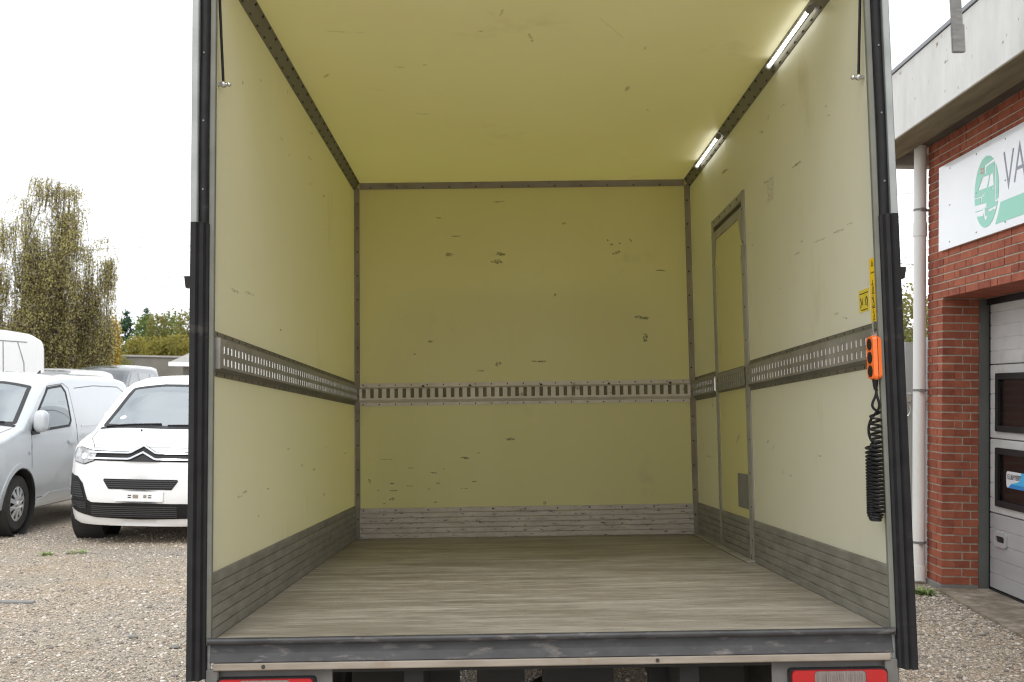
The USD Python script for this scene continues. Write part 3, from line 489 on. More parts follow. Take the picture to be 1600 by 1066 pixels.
# side door in the right wall
sd = UsdGeom.Xform.Define(stage, path_for(tr, "side_door")).GetPrim()
DT = 1.79
for a, b in ((DY0 - 0.050, DY0), (DY1, DY1 + 0.050)): obj("frame_post", extr(Polygon([(W, a), (W - 0.006, a), (W - 0.011, a + 0.010), (W - 0.011, b - 0.010), (W - 0.006, b), (W, b)]), DT, "z", 0.002), ALUL, sd)
obj("frame_head", bx(W - 0.0115, W - 0.0005, DY0 + 0.001, DY1 - 0.001, DT - 0.045, DT + 0.001, 0.003), ALUL, sd)
obj("head_gap", bx(W - 0.003, W - 0.0004, DY0 + 0.001, DY1 - 0.001, DT - 0.072, DT - 0.0455), BLACKP, sd)
leaf = obj("door_leaf", bx(W - 0.006, W - 0.0006, DY0 + 0.012, DY1 - 0.012, 0.03, DT - 0.074), GRPF, sd)
for pts in ([(DY0 + 0.002, DT - 0.073), (DY0 + 0.002, DT - 0.25), (DY0 + 0.03, DT - 0.22), (DY0 + 0.075, DT - 0.118), (DY1 - 0.075, DT - 0.118), (DY1 - 0.03, DT - 0.22), (DY1 - 0.002, DT - 0.25), (DY1 - 0.002, DT - 0.073)],):
    obj("leaf_rail", extr(Polygon([(y, z) for y, z in pts]), 0.004, "x", W - 0.0105), ALUL, leaf)
for a in (DY0 + 0.002, DY1 - 0.024): obj("leaf_stile", bx(W - 0.011, W - 0.0065, a, a + 0.022, 0.03, DT - 0.26), ALUL, leaf)
hg = 0.19 / 6
for k in range(6): obj("slat", bx(W - 0.0135, W - 0.0062, DY0 + 0.0245, DY1 - 0.0245, 0.012 + k * hg, 0.012 + (k + 1) * hg - 0.002, 0.002), KICK, leaf)
obj("lock_plate", bx(W - 0.0118, W - 0.0062, DY0 + 0.0245, DY0 + 0.262, 0.245, 0.412, 0.001), GREYST, leaf)
obj("threshold", bx(W - 0.05, W - 0.0005, DY0 - 0.07, L - 0.05, 0.001, 0.010, 0.003), ALUL, sd)
obj("rivets", cat_([cyl((W - 0.0125, y, z), (W - 0.0105, y, z), 0.005, 6) for y in (DY0 - 0.025, DY1 + 0.025) for z in np.arange(0.1, 1.75, 0.16)] + [cyl((W - 0.013, y, DT - 0.02), (W - 0.011, y, DT - 0.02), 0.006, 6) for y in np.linspace(DY0 + 0.08, DY1 - 0.05, 5)]), SCREW, sd, kind="stuff")
# stickers on the right wall
def decal(name, y0, y1, z0, z1, mat, shapes, pm, label, th=0.0008):
    d = obj(name, bx(W - th, W - 0.0001, y0, y1, z0, z1), mat, tr, label=label)
    if shapes is not None: obj("pictogram", extr(shapes, 0.0006, "x", W - th - 0.0005), pm, d, kind="stuff")
def tri(y, z, s): return Polygon([(y, z + s), (y - s * .8, z - s * .6), (y + s * .8, z - s * .6)])
def man(y, z, s, t): # small pictogram of a worker at a lift
    k = lambda l, w=0.10: LineString([(y + a * s, z + b * s) for a, b in l]).buffer(w * s)
    return union_all([Point(y + .05 * s, z + 0.85 * s).buffer(.14 * s), k([(0.05, .6), (-.05, 0), (-.3, -.5), (-.25, -.95)]), k([(-.05, 0), (.25, -.4), (.3, -.95)]), k([(.03, .5), (.4, .2 + t), (.6, .35)], .07), k([(-.5, -1.05), (.6, -1.05)], .06)])
pics = union_all([tri(0.041, 1.147, 0.013) - tri(0.041, 1.146, 0.007), sbox(.024, 1.118, .058, 1.121), man(0.041, 1.075, 0.021, .1), man(0.042, 1.033, 0.021, -.2), sbox(.026, 1.005, .056, 1.008), man(0.041, 0.985, 0.017, .3)])
decal("warning_sticker", 0.012, 0.070, 0.9605, 1.166, YELLOW, pics, PRINT, "tall yellow warning sticker")
p2 = union_all([LineString([(.172, 1.05), (.160, 1.035), (.170, 1.02)]).buffer(.0028), LineString([(.110, 1.05), (.098, 1.04), (.105, 1.02)]).buffer(.003), man(.15, 1.04, .011, .1), man(.118, 1.038, .012, -.1), sbox(.09, 1.063, .178, 1.066), sbox(.10, 1.009, .165, 1.012)])
decal("warning_sticker", 0.083, 0.186, 1.004, 1.0765, YELLOWP, p2, PRINT, "small faded yellow warning sticker")
p3 = union_all([sbox(1.29 + 0.016 * j, 1.72 - 0.016 * i, 1.29 + 0.016 * j + rng.uniform(.004, .013), 1.725 - 0.016 * i + rng.uniform(0, .003)) for i in range(6) for j in range(7) if rng.random() < .75])
decal("label_remains", 1.28, 1.41, 1.63, 1.735, GRPW, p3, FADED, "faded remains of an orange printed label")
# rear frame: silver posts, rubber seals, black guides, hinge lugs
for s in (-1, 1):
    P = lambda a, b: (min(s * a, s * b), max(s * a, s * b))
    ps = obj("rear_post", cat_([bx(*P(1.0885, 1.110), -0.045, 0.03, -0.10, 2.30, 0.003), bx(*P(1.045, 1.1), -0.006, 0.0, -0.1, 2.30)]), POST, tr)
    obj("inner_edge_trim", bx(*P(1.041, 1.0585), -0.020, 0.0, -0.01, 2.30, 0.002), INNERP, ps)
    zz = np.linspace(1.28, 2.30, 12)
    obj("rubber_seal", tube([(s * (1.0735 + 0.0015 * math.sin(9 * z)), -0.022, z) for z in zz], 0.0145, 12), RUBBER, ps, smooth=50)
    obj("seal_clips", cat_([cyl((s * 1.0735, -0.0385, z), (s * 1.0735, -0.034, z), 0.003, 6) for z in (1.4, 1.62, 1.84, 2.06)]), GREYST, ps, kind="stuff")
    g = []
    lean = 0.006 if s > 0 else 0.0
    prof = [(1.054, -0.012), (1.056, -0.030), (1.063, -0.034), (1.066, -0.055), (1.076, -0.060), (1.082, -0.054), (1.088, -0.062), (1.1055, -0.058), (1.1085, -0.012)]
    obj("door_guide", extr(Polygon([(s * a, b) for a, b in prof]).buffer(0), 1.292 + 0.108, "z", -0.108), RUBBER, ps)
    lg = obj("hinge_lug", extr(Polygon([(-0.03, 1.092), (-0.045, 1.122), (-0.012, 1.122), (-0.006, 1.092)]).buffer(.002), 0.017, "x", s * 1.1095 + (0 if s > 0 else -0.017)), TRIM, ps)
# sill
si = obj("sill_lip", tube([(x, -0.024, 0.003) for x in np.linspace(-1.05, 1.05, 30)], 0.0105, 10), SILL, tr, smooth=50)
v = np.array([(x, -0.024, 0.003) for x in np.linspace(-1.05, 1.05, 30)])
obj("sill_plate", bx(-1.05, 1.05, -0.03, 0.003, -0.004, 0.0035, 0.0015), SILL, tr)
obj("sill_face", cat_([extr(Polygon([(-0.010, -0.010), (-0.014, -0.035), (-0.022, -0.0605), (-0.020, -0.063), (0.0, -0.063), (0.0, -0.010)]), 2.09, "x", -1.045)]), SILL, tr)
obj("sill_strip", bx(-1.035, 1.035, -0.026, 0.0, -0.0855, -0.0637, 0.003), SILLW, tr)
obj("strip_screws", cat_([cyl((x, -0.029, -0.074), (x, -0.0255, -0.074), 0.006, 8) for x in (-0.88, 0.32)]), SCREW, tr, kind="stuff")
obj("rear_crossmember", bx(-1.0, 1.0, 0.005, 0.06, -0.10, -0.032), DARK, tr)
BRACK = M("dull_bracket_steel", [(0.3, (0.09, 0.088, 0.082)), (0.7, (0.15, 0.145, 0.135))], rough=0.7)
# tail lamps on grey brackets
for s in (-1, 1):
    P = lambda a, b: (min(s * a, s * b), max(s * a, s * b))
    xa, xb = (0.728, 1.016)
    br = obj("lamp_bracket", cat_([bx(*P(0.675, 1.035), 0.004, 0.010, -0.26, -0.083), bx(*P(1.018, 1.06), -0.02, 0.004, -0.20, -0.083, .004)]), BRACK, tr)
    hs = extr(sbox(*[P(xa - .006, xb + .006)[0], -0.222, P(xa - .006, xb + .006)[1], -0.108]).buffer(-.012).buffer(.012), 0.03, "y", -0.026)
    tl = obj("tail_lamp", hs, BLACKP, tr)
    body = sbox(P(xa, xb)[0], -0.217, P(xa, xb)[1], -0.1105).buffer(-.014).buffer(.014); mid = sbox(P(0.796, 0.952)[0], -0.175, P(0.796, 0.952)[1], -0.1126)
    mid = mid.buffer(-.012).buffer(.012)
    obj("red_lens", extr(body - mid.buffer(.001), 0.012, "y", -0.038), RED, tl)
    obj("clear_lens", extr(mid, 0.010, "y", -0.037), CLEARL, tl)
    obj("lens_ribs", cat_([bx(x - .003, x + .003, -0.040, -0.0375, -0.168, -0.120, .001) for x in np.linspace(P(0.806, 0.942)[0], P(0.806, 0.942)[1], 11)]), CLEARL, tl, kind="stuff")
# chassis, wheels, cab (mostly hidden from behind)
obj("chassis_rail", bx(-0.46, -0.40, 0.06, 5.2, -0.30, -0.10), DARK, tr); obj("chassis_rail", bx(0.40, 0.46, 0.06, 5.2, -0.30, -0.10), DARK, tr)
for y in (0.25, 1.5, 2.6): obj("chassis_beam", bx(-1.0, 1.0, y, y + 0.08, -0.10, -0.032), DARK, tr)
for xa_, xb_ in ((-0.66, -0.30), (-0.24, -0.08), (-0.02, 0.22), (0.34, 0.66)): obj("underrun_plate", bx(xa_, xb_, 0.34, 0.40, -0.26, -0.105), DARK, tr)
obj("rear_axle", cat_([cyl((-0.8, 0.95, -0.46), (0.8, 0.95, -0.46), 0.06, 12), trimesh.creation.icosphere(2, 0.15).apply_translation((0.05, 0.95, -0.46))]), DARK, tr)
obj("under_tank", bx(0.5, 0.95, 1.6, 2.5, -0.50, -0.12, 0.05), DARK, tr)
def wheel_mesh(r=0.34, w=0.22):
    pr = [(r * .62, -w / 2), (r * .9, -w / 2), (r * .97, -w * .42), (r, -w * .3), (r, w * .3), (r * .97, w * .42), (r * .9, w / 2), (r * .62, w / 2), (r * .60, 0), (r * .62, -w / 2)]
    return revolve(pr, 40)
for (x, y, z) in ((-0.86, 0.95, -0.46), (0.86, 0.95, -0.46), (-0.86, 4.75, -0.33), (0.86, 4.75, -0.33)):
    wh = obj("wheel", moved(wheel_mesh(), roty(90), (x, y, z)), TYRE, tr, smooth=35)
    obj("rim", moved(revolve([(0.0, 0.02), (0.06, 0.03), (0.09, 0.0), (0.19, -0.02), (0.212, 0.05), (0.212, -0.05), (0.0, -0.05)], 32), roty(90 if x > 0 else -90), (x + (0.05 if x > 0 else -0.05), y, z)), GREYST, wh, smooth=35)
# raised upper tail flap, its gas struts
UF = rotx(-27)
fl = obj("raised_flap", moved(cat_([bx(-1.08, 1.08, -1.02, 0.0, 0.0, 0.03, .006)]), rotx(-50), (0, -0.03, 2.30)), POST, tr)
for s in (-1, 1):
    b0 = np.array([s * 1.032, 0.045, 1.762]); b1 = np.array([s * 1.045, -0.52, 2.58])
    b1 = np.array([s * 1.044, -0.02, 2.262]) if False else np.array([s * 1.046, -0.02, 2.345])
    gs = obj("gas_strut", tube([b0 + (b1 - b0) * t for t in (0, .2, .5, .62)], 0.0045, 10), BLACKP, tr, smooth=40)
    obj("strut_cylinder", tube([b0 + (b1 - b0) * t for t in (.48, .49, .75, 1)], [0.008, 0.011, 0.011, 0.011], 12), BLACKP, gs, smooth=40)
    obj("ball_joint", cat_([trimesh.creation.icosphere(2, 0.011).apply_translation(b0), cyl(b0, b0 + (s * 0.028, 0, 0), 0.007, 10), cyl(b0 + (-s * 0.018, 0, 0), b0, 0.006, 10), trimesh.creation.icosphere(2, 0.008).apply_translation(b0 + (-s * 0.018, 0, 0))]), STEEL, gs, smooth=40)
# scuffs on the walls, thin marks with their own outline
SC = dict(
back=[(-165,1701,39,-1,0,-14),(-145,1747,33,0,0,-12),(262,1939,12,5,2,-5),(553,1801,12,0,0,-5),(534,1828,7,0,0,-5),(605,1807,9,0,0,-4),(677,1825,9,0,0,-7),(-147,2080,33,2,0,-3),(-519,1982,26,-2,0,-3),(-416,1865,33,0,0,-3),(862,1632,39,-3,0,-4),(584,1747,25,9,3,-7),(-270,1020,26,0,0,-4),(-167,1057,20,11,6,-11),(92,1073,52,-1,0,-5),(196,1487,8,7,3,-4),(-584,1205,19,-4,-2,-9),(731,1337,52,-5,-1,-10),(754,1213,16,0,-1,-32),(-682,1129,8,0,0,-6),(-463,1751,26,0,0,-16),(-823,334,18,0,0,-5),(-816,290,29,0,0,-4),(-827,240,15,0,0,-9),(-365,480,22,-2,0,-4),(-318,339,22,3,0,-4),(-543,333,14,4,2,-7),(-565,396,22,-2,0,-3),(-859,481,37,-1,0,-1),(-908,293,11,0,0,-2),(-875,213,11,1,0,-3),(-599,298,6,0,0,-4),(-509,420,4,0,0,-4),(-382,297,22,0,0,-2),(-291,513,15,0,0,-2),(-708,427,18,0,0,-2),(-963,352,6,2,5,-14),(-97,596,28,0,0,-8),(-382,487,24,0,0,-4),(-562,216,12,0,0,-4),(-718,316,20,0,0,-4),(110,202,10,0,0,-12)],
left=[(1907,468,48,0,5,-5),(852,425,26,0,2,-3),(460,432,35,1,6,-4),(381,419,35,0,2,-3),(683,333,12,-1,0,-3),(1253,574,27,0,0,-4),(2290,572,24,0,0,-2),(2979,530,47,2,10,-4),(1584,495,24,-1,0,-5),(2212,333,23,-1,0,-12),(1082,1864,33,-1,-9,-4),(1782,1956,41,0,-16,-6),(1216,2105,12,4,0,-12),(1833,2093,23,2,-16,-7),(1783,1833,15,3,0,-7),(392,1880,6,2,0,-7),(688,1984,8,3,0,-4),(1260,1840,8,2,0,-6),(2209,1864,27,2,-27,-11),(2833,1964,35,7,0,-4),(301,1120,72,1,-9,-6),(513,1140,80,2,-7,-4),(1088,1063,27,3,0,-4),(2265,1699,14,3,0,-3)],
right=[(873,1680,-64,-4,-7,-4),(2333,1998,-58,-4,-14,-7),(391,1317,-78,-6,-3,-4),(940,1328,-39,0,-7,-4),(1236,1226,-10,-1,0,-3),(448,1030,-34,0,-2,-2),(342,1005,-27,-6,3,-2),(1951,1471,-22,-3,2,-13),(1718,1496,-25,-4,0,-3),(862,1364,-15,0,-4,-3),(615,1325,-86,-5,-3,-3),(253,1319,-35,-2,-2,-2),(2838,780,-14,0,4,-25),(3054,480,-56,-1,5,-4),(2941,478,-135,-1,2,-3),(4004,537,-23,0,4,-24),(1289,444,-12,1,-14,-14),(721,523,-18,0,1,-4),(1531,573,-32,3,-5,-4),(1156,433,-15,1,1,-4),(1433,553,-9,-1,25,-15),(2141,588,-16,-1,48,-26),(1469,1972,-33,-3,-21,-12),(899,1682,-61,0,-9,-5),(2292,1990,-73,-3,-16,-7),(470,1793,-13,-4,0,-3),(1075,1978,-30,-4,-5,-3),(1327,2001,-9,-3,13,-12),(442,1751,-21,-7,1,-1),(1400,1727,-47,-7,-4,-4)],
ceil=[(-738,779,69,9,-1,4),(-210,787,13,-3,0,8),(-6,873,6,-6,11,70),(-125,597,5,3,-4,37),(-454,1182,11,0,-1,8),(-566,1205,22,1,0,5),(468,1001,5,3,1,24),(454,1538,9,-36,8,21),(594,1889,8,7,0,8),(-517,1910,37,6,-1,9),(308,769,58,111,0,2),(-896,1306,18,-33,2,16)])
for key, host in (("back", fw), ("left", walls[-1]), ("right", walls[1]), ("ceil", ce)):
    ms = []
    for (a, b, ux, uy, vx, vy) in SC[key]:
        n = 14; an = np.linspace(0, 2 * math.pi, n + 1)[:-1]; rr = NR.uniform(0.45, 1.15, n)
        pts = [((a + (ux * math.cos(t) + vx * math.sin(t)) * r) / 1000, (b + (uy * math.cos(t) + vy * math.sin(t)) * r) / 1000) for t, r in zip(an, rr)]
        p = Polygon(pts).buffer(0.0012)
        if key == "back": ms.append(extr(p, 0.0006, "y", L - 0.0009))
        elif key == "left": ms.append(extr(p, 0.0006, "x", -W + 0.0003))
        elif key == "right":
            inside = (DY0 + 0.03) * 1000 < a < (DY1 - 0.03) * 1000 and b < 1650
            ms.append(extr(p, 0.0006, "x", W - (0.0072 if inside else 0.0009)))
        else: ms.append(extr(p, 0.0006, "z", H - 0.0009))
    obj("scuff_marks", cat_(ms), SCUFF if key == "back" else SOFTSCUFF, host, kind="stuff")

# ---------------------------------------------------------------- remote control on its hook, with coiled cable
rc = thing("lift_remote", "orange hand remote with three black buttons and coiled cable hanging on the box wall", "remote", tm)
Rr = rotz(9); ctr = np.array([W - 0.024, -0.012, 0.842])
body = sbox(-0.0245, -0.070, 0.0245, 0.070).buffer(-0.013).buffer(0.013)
def rbody(m): return moved(m, Rr, ctr)
half = extr(body, 0.013, "x", -0.014); half.vertices[:, 1:] *= np.where(half.vertices[:, :1] < -0.010, 0.92, 1.0)
half2 = extr(body, 0.012, "x", 0.0015); half2.vertices[:, 1:] *= np.where(half2.vertices[:, :1] > 0.010, 0.92, 1.0)
hb = obj("housing", cat_([rbody(half), rbody(half2)]), ORANGE, rc, smooth=30)
obj("housing_seam", rbody(extr(body.buffer(-0.0015), 0.004, "x", -0.0015)), BLACKP, rc)
for z in (-0.042, 0.0, 0.042):
    bt = extr(Point(0, 0).buffer(0.0135), 0.004, "x", -0.0165); bt.vertices[:, 2] = bt.vertices[:, 2] * 1.35 + z
    obj("button", rbody(bt), BLACKP, rc)
hz = ctr + np.array([0, 0, 0.0])
obj("hook", tube([(W - 0.001, 0.012, 0.955), (W - 0.016, 0.006, 0.958), (W - 0.021, 0.0, 0.945), (W - 0.022, -0.006, 0.925), (W - 0.023, -0.012, 0.908)], 0.0028, 8), INNERP, rc)
obj("cable_boot", tube([ctr + (0, 0, -0.068), ctr + (0, 0, -0.085), ctr + (0, 0, -0.10)], [0.010, 0.008, 0.0055], 10), BLACKP, rc)
def spl(pts, n=28):
    from scipy.interpolate import CubicSpline
    p = np.array(pts, float); d = np.r_[0, np.cumsum(np.linalg.norm(np.diff(p, axis=0), axis=1) + 1e-6)]; return CubicSpline(d, p)(np.linspace(0, d[-1], n))
def coil(p0, p1, turns, r0, r1, wire=0.0038, n=13, start=0.0):
    t = np.linspace(0, 1, int(turns * n) + 1); an = start + t * turns * 2 * math.pi; r = r0 + (r1 - r0) * t
    p0, p1 = np.array(p0), np.array(p1)
    c = p0 + (p1 - p0) * (t[:, None] ** 0.8); return np.stack([c[:, 0] + r * np.cos(an), c[:, 1] + r * np.sin(an), c[:, 2]], 1)
cx, cy = W - 0.036, -0.004
c1 = coil((cx + .008, cy - .006, 0.672), (cx + .006, cy - .004, 0.365), 22, 0.0150, 0.0165)
c2 = coil((cx - .004, cy + .014, 0.570), (cx - .005, cy + .012, 0.355), 23, 0.0140, 0.0165)
bend = [c1[-1], (cx + .02, cy + .0, .350), (cx + .018, cy + .018, .336), (cx + .01, cy + .036, .340), c2[-1]]
obj("coiled_cable", cat_([tube(c1, 0.0042, 5), tube(c2, 0.0042, 5), tube(coil((cx + .006, cy - .004, .364), (cx + .001, cy + .006, .337), 3, .0165, .014), .0042, 5), tube(coil((cx - .005, cy + .012, .355), (cx + .0, cy + .006, .336), 3, .0165, .014), .0042, 5),
    tube(spl([ctr + (0, 0, -.098), ctr + (-.003, .002, -.125), (cx + .002, cy - .004, .70), c1[0]]), .0042, 6),
    tube(spl([ctr + (0.004, 0, -.098), (cx + .016, cy - .012, .715), (cx + .020, cy - .012, .69), (cx + .004, cy + .012, .655), (cx - .004, cy + .022, .60), c2[0]]), .0042, 6)]), BLACKP, rc, smooth=60)
# ---------------------------------------------------------------- pull strap hanging from the raised flap
sx, sy = 0.932, -1.0
ss = []
for k, t in enumerate(np.linspace(0, 1, 9)): ss.append((sx + 0.012 * (t - 1) , sy + 0.015 * math.sin(5 * t), 1.484 + t * 1.31))
A = np.array(ss); wd = np.array([0.0145, 0.003, 0]); th = np.array([0.0, 0.0022, 0])
vv = np.concatenate([[a - wd - th, a + wd - th, a + wd + th, a - wd + th] for a in A]); ff = []
for i in range(8):
    for j in range(4): ff.append([i * 4 + j, i * 4 + (j + 1) % 4, (i + 1) * 4 + (j + 1) % 4, (i + 1) * 4 + j])
ff += [[0, 3, 2, 1], [32, 33, 34, 35]]
stp = thing("pull_strap", "grey woven pull strap hanging down at the upper right", "strap", tm)
obj("webbing", (vv, np.array(ff)), STRAPM, stp)
obj("folded_end", bx(sx - .0262, sx + .0022, sy - .006, sy + .005, 1.480, 1.545, .001), STRAPM, stp)
# ---------------------------------------------------------------- vans
SLATG = M("dark_slat_plastic", (0.045, 0.045, 0.048), rough=0.45)
class VanShape:
    """body surface of a panel van: nose at y = 0 facing -y, length along +y, z up from the ground"""
    def __init__(s, Lg=4.96, hw=0.96, top=((0, .97), (.06, 1.03), (.3, 1.12), (.7, 1.21), (1.0, 1.275), (1.3, 1.465), (1.6, 1.67), (1.8, 1.78), (2.0, 1.84), (2.35, 1.885), (2.8, 1.905), (4.4, 1.895), (4.75, 1.86), (4.9, 1.76), (4.96, 1.62)),
                 plan=((0, .22), (.012, .38), (.04, .54), (.10, .70), (.20, .825), (.34, .915), (.52, .955), (.75, .968), (1.0, .972), (1.6, .98), (2.4, 1.0), (4.4, 1.0), (4.8, .985), (4.93, .96), (4.96, .93)),
                 tum=((0.18, .93), (.3, .965), (.5, .995), (.75, 1.0), (1.0, .992), (1.2, .965), (1.5, .905), (1.75, .845), (1.95, .80)), zb=0.22):
        s.L, s.hw, s.zb = Lg, hw, zb; s.t, s.p, s.u = (np.array(a).T for a in (top, plan, tum))
    def zt(s, y): return np.interp(y, *s.t)
    def pl(s, y): return np.interp(y, *s.p)
    def tu(s, z): return np.interp(z, *s.u)
    def w(s, y, z): return s.hw * s.pl(y) * s.tu(z)
    def rake(s, y, z): return np.interp(z, [.2, .35, .5, .72, .9, 1.02, 1.1], [.10, .03, 0, .015, .05, .10, .13]) * np.clip(1 - y / 0.9, 0, 1)
    def cr(s, y): return np.interp(y, [0, .3, 1, 1.3, 2.0, 4.9], [.05, .09, .10, .09, .10, .12])
    def top(s, x, y):
        r = s.cr(y); zt = s.zt(y); wt = s.w(y, zt - r); q = np.clip(np.abs(x / wt), 0, 1)
        return zt - r + r * (1 - q ** 3.2) ** (1 / 2.6)
    def body(s, shrink=0.0, y0=None, y1=None, zlo=None, ny=64):
        ys = np.array(sorted(set(list(s.p[0]) + list(s.t[0]) + list(np.linspace(0, s.L, ny))))) if y0 is None else np.linspace(y0, y1, 22)
        rings = []
        for y in ys:
            zt, r, zb = s.zt(y) - shrink, s.cr(y), (s.zb if zlo is None else zlo)
            zk = np.concatenate([[zb, zb + .03], np.linspace(zb + .09, zt - r, 12)])
            side = np.stack([s.w(y, zk) - shrink - np.where(np.arange(len(zk)) == 0, .03, 0), zk], 1)
            wt = s.w(y, zt - r) - shrink
            q = np.cos(np.linspace(0, math.pi / 2, 10)[1:]) ** (0.62)
            top_ = np.stack([wt * q, zt - r + r * (1 - q ** 3.2) ** (1 / 2.6)], 1)
            h = np.concatenate([side, top_]); h[-1, 0] = 0
            ring = np.concatenate([h, h[:-1][::-1] * (-1, 1)])
            yy = y + (s.rake(y, ring[:, 1]) if y0 is None else 0)
            rings.append(np.stack([ring[:, 0], np.broadcast_to(yy, len(ring)), ring[:, 1]], 1))
        n = len(rings[0]); V = np.concatenate(rings); F = []
        for i in range(len(rings) - 1):
            for j in range(n):
                a, b, c, d = i * n + j, i * n + (j + 1) % n, (i + 1) * n + (j + 1) % n, (i + 1) * n + j
                F += [[a, c, b], [a, d, c]]
        V = list(V)
        for k, fl in ((0, False), (len(rings) - 1, True)):
            c = len(V); V.append(rings[k].mean(0))
            for j in range(n):
                a, b = k * n + j, k * n + (j + 1) % n; F.append([c, b, a] if fl else [c, a, b])
        m = trimesh.Trimesh(np.array(V), np.array(F), process=False)
        if m.volume < 0: m.invert()
        return m
    # surface maps: (u, v) -> points and outward normals
    def front(s, uv):
        def f(x, z):
            tgt = np.abs(x) / (s.hw * s.tu(z)); y = np.interp(tgt, s.p[1][:12], s.p[0][:12]); return np.stack([x, y + s.rake(y, z), z], -1)
        return s.fd(f, uv, flip=False)
    def side(s, sgn):
        def m(uv):
            f = lambda y, z: np.stack([sgn * s.w(y, z), y + s.rake(y, z), z], -1)
            return s.fd(f, uv, flip=sgn < 0)
        return m
    def roof(s, uv): return s.fd(lambda x, y: np.stack([x, y + s.rake(y, s.top(x, y)), s.top(x, y)], -1), uv, flip=False)
    def fd(s, f, uv, flip):
        u, v = uv[:, 0], uv[:, 1]; e = 0.012; P = f(u, v); a, b = f(u + e, v) - f(u - e, v), f(u, v + e) - f(u, v - e)
        n = np.cross(a, b); n /= np.linalg.norm(n, axis=1, keepdims=True) + 1e-12
        return P, (-n if flip else n)
def patch(poly, fmap, out, inn=0.0, res=0.09):
    """a plate following a surface: polygon in surface coordinates, from inn to out along the normal"""
    ms = []
    for p in getattr(poly, "geoms", [poly]):
        if p.area < 1e-7: continue
        h = res * .8; e = trimesh.creation.extrude_polygon(p.segmentize(res), h, engine="earcut")
        e.merge_vertices(digits_vertex=7); k = m3.Manifold(m3.Mesh(np.asarray(e.vertices, np.float32), np.asarray(e.faces, np.uint32)))
        k = k.refine_to_length(res) if k.num_tri() else k
        if k.num_tri(): w_ = k.to_mesh(); v, f = np.array(w_.vert_properties[:, :3], float), np.array(w_.tri_verts)
        else: v, f = np.array(e.vertices), np.array(e.faces)
        v = v / (1, 1, h)
        P, N = fmap(v[:, :2]); q = P + N * (inn + (out - inn) * v[:, 2:3])
        k = trimesh.Trimesh(q, f, process=False); k.merge_vertices(digits_vertex=6)
        if k.volume < 0: k.invert()
        ms.append(k)
    return cat_(ms)
def man_of(m):
    m = m.copy(); m.merge_vertices(digits_vertex=6)
    return m3.Manifold(m3.Mesh(np.asarray(m.vertices, np.float32), np.asarray(m.faces, np.uint32)))
def sm_poly(pts, r=0.03): return Polygon(pts).buffer(-r).buffer(2 * r).buffer(-r)
def hubcap(parent, x, y, z, sgn, r=0.215):
    d = Point(0, 0).buffer(r, 32); hol = []
    for k in range(10):
        a = 2 * math.pi * k / 10
        hol.append(Polygon([(math.cos(a + da) * q, math.sin(a + da) * q) for da, q in ((-.05, .09), (.05, .09), (.17, .185), (-.17, .185))]).buffer(-.004).buffer(.004))
    cap = extr(d - union_all(hol), 0.012, "x", 0.0); cap.vertices[:, 0] += 0.03 * np.clip(1 - np.hypot(cap.vertices[:, 1], cap.vertices[:, 2]) / r, 0, 1)
    if sgn < 0: cap.vertices[:, 0] *= -1; cap.invert()
    obj("hubcap", moved(cap, None, (x + sgn * 0.078, y, z)), RIM, parent, smooth=25)
    obj("hub_centre", moved(revolve([(0, .018), (.03, .016), (.036, 0)], 20), roty(90 * sgn), (x + sgn * 0.105, y, z)), RIM, parent, smooth=40)
    obj("brake_disc", moved(revolve([(0, .0), (.205, 0.0), (.205, -.03), (0, -.03)], 28), roty(90 * sgn), (x + sgn * 0.062, y, z)), DARK, parent)
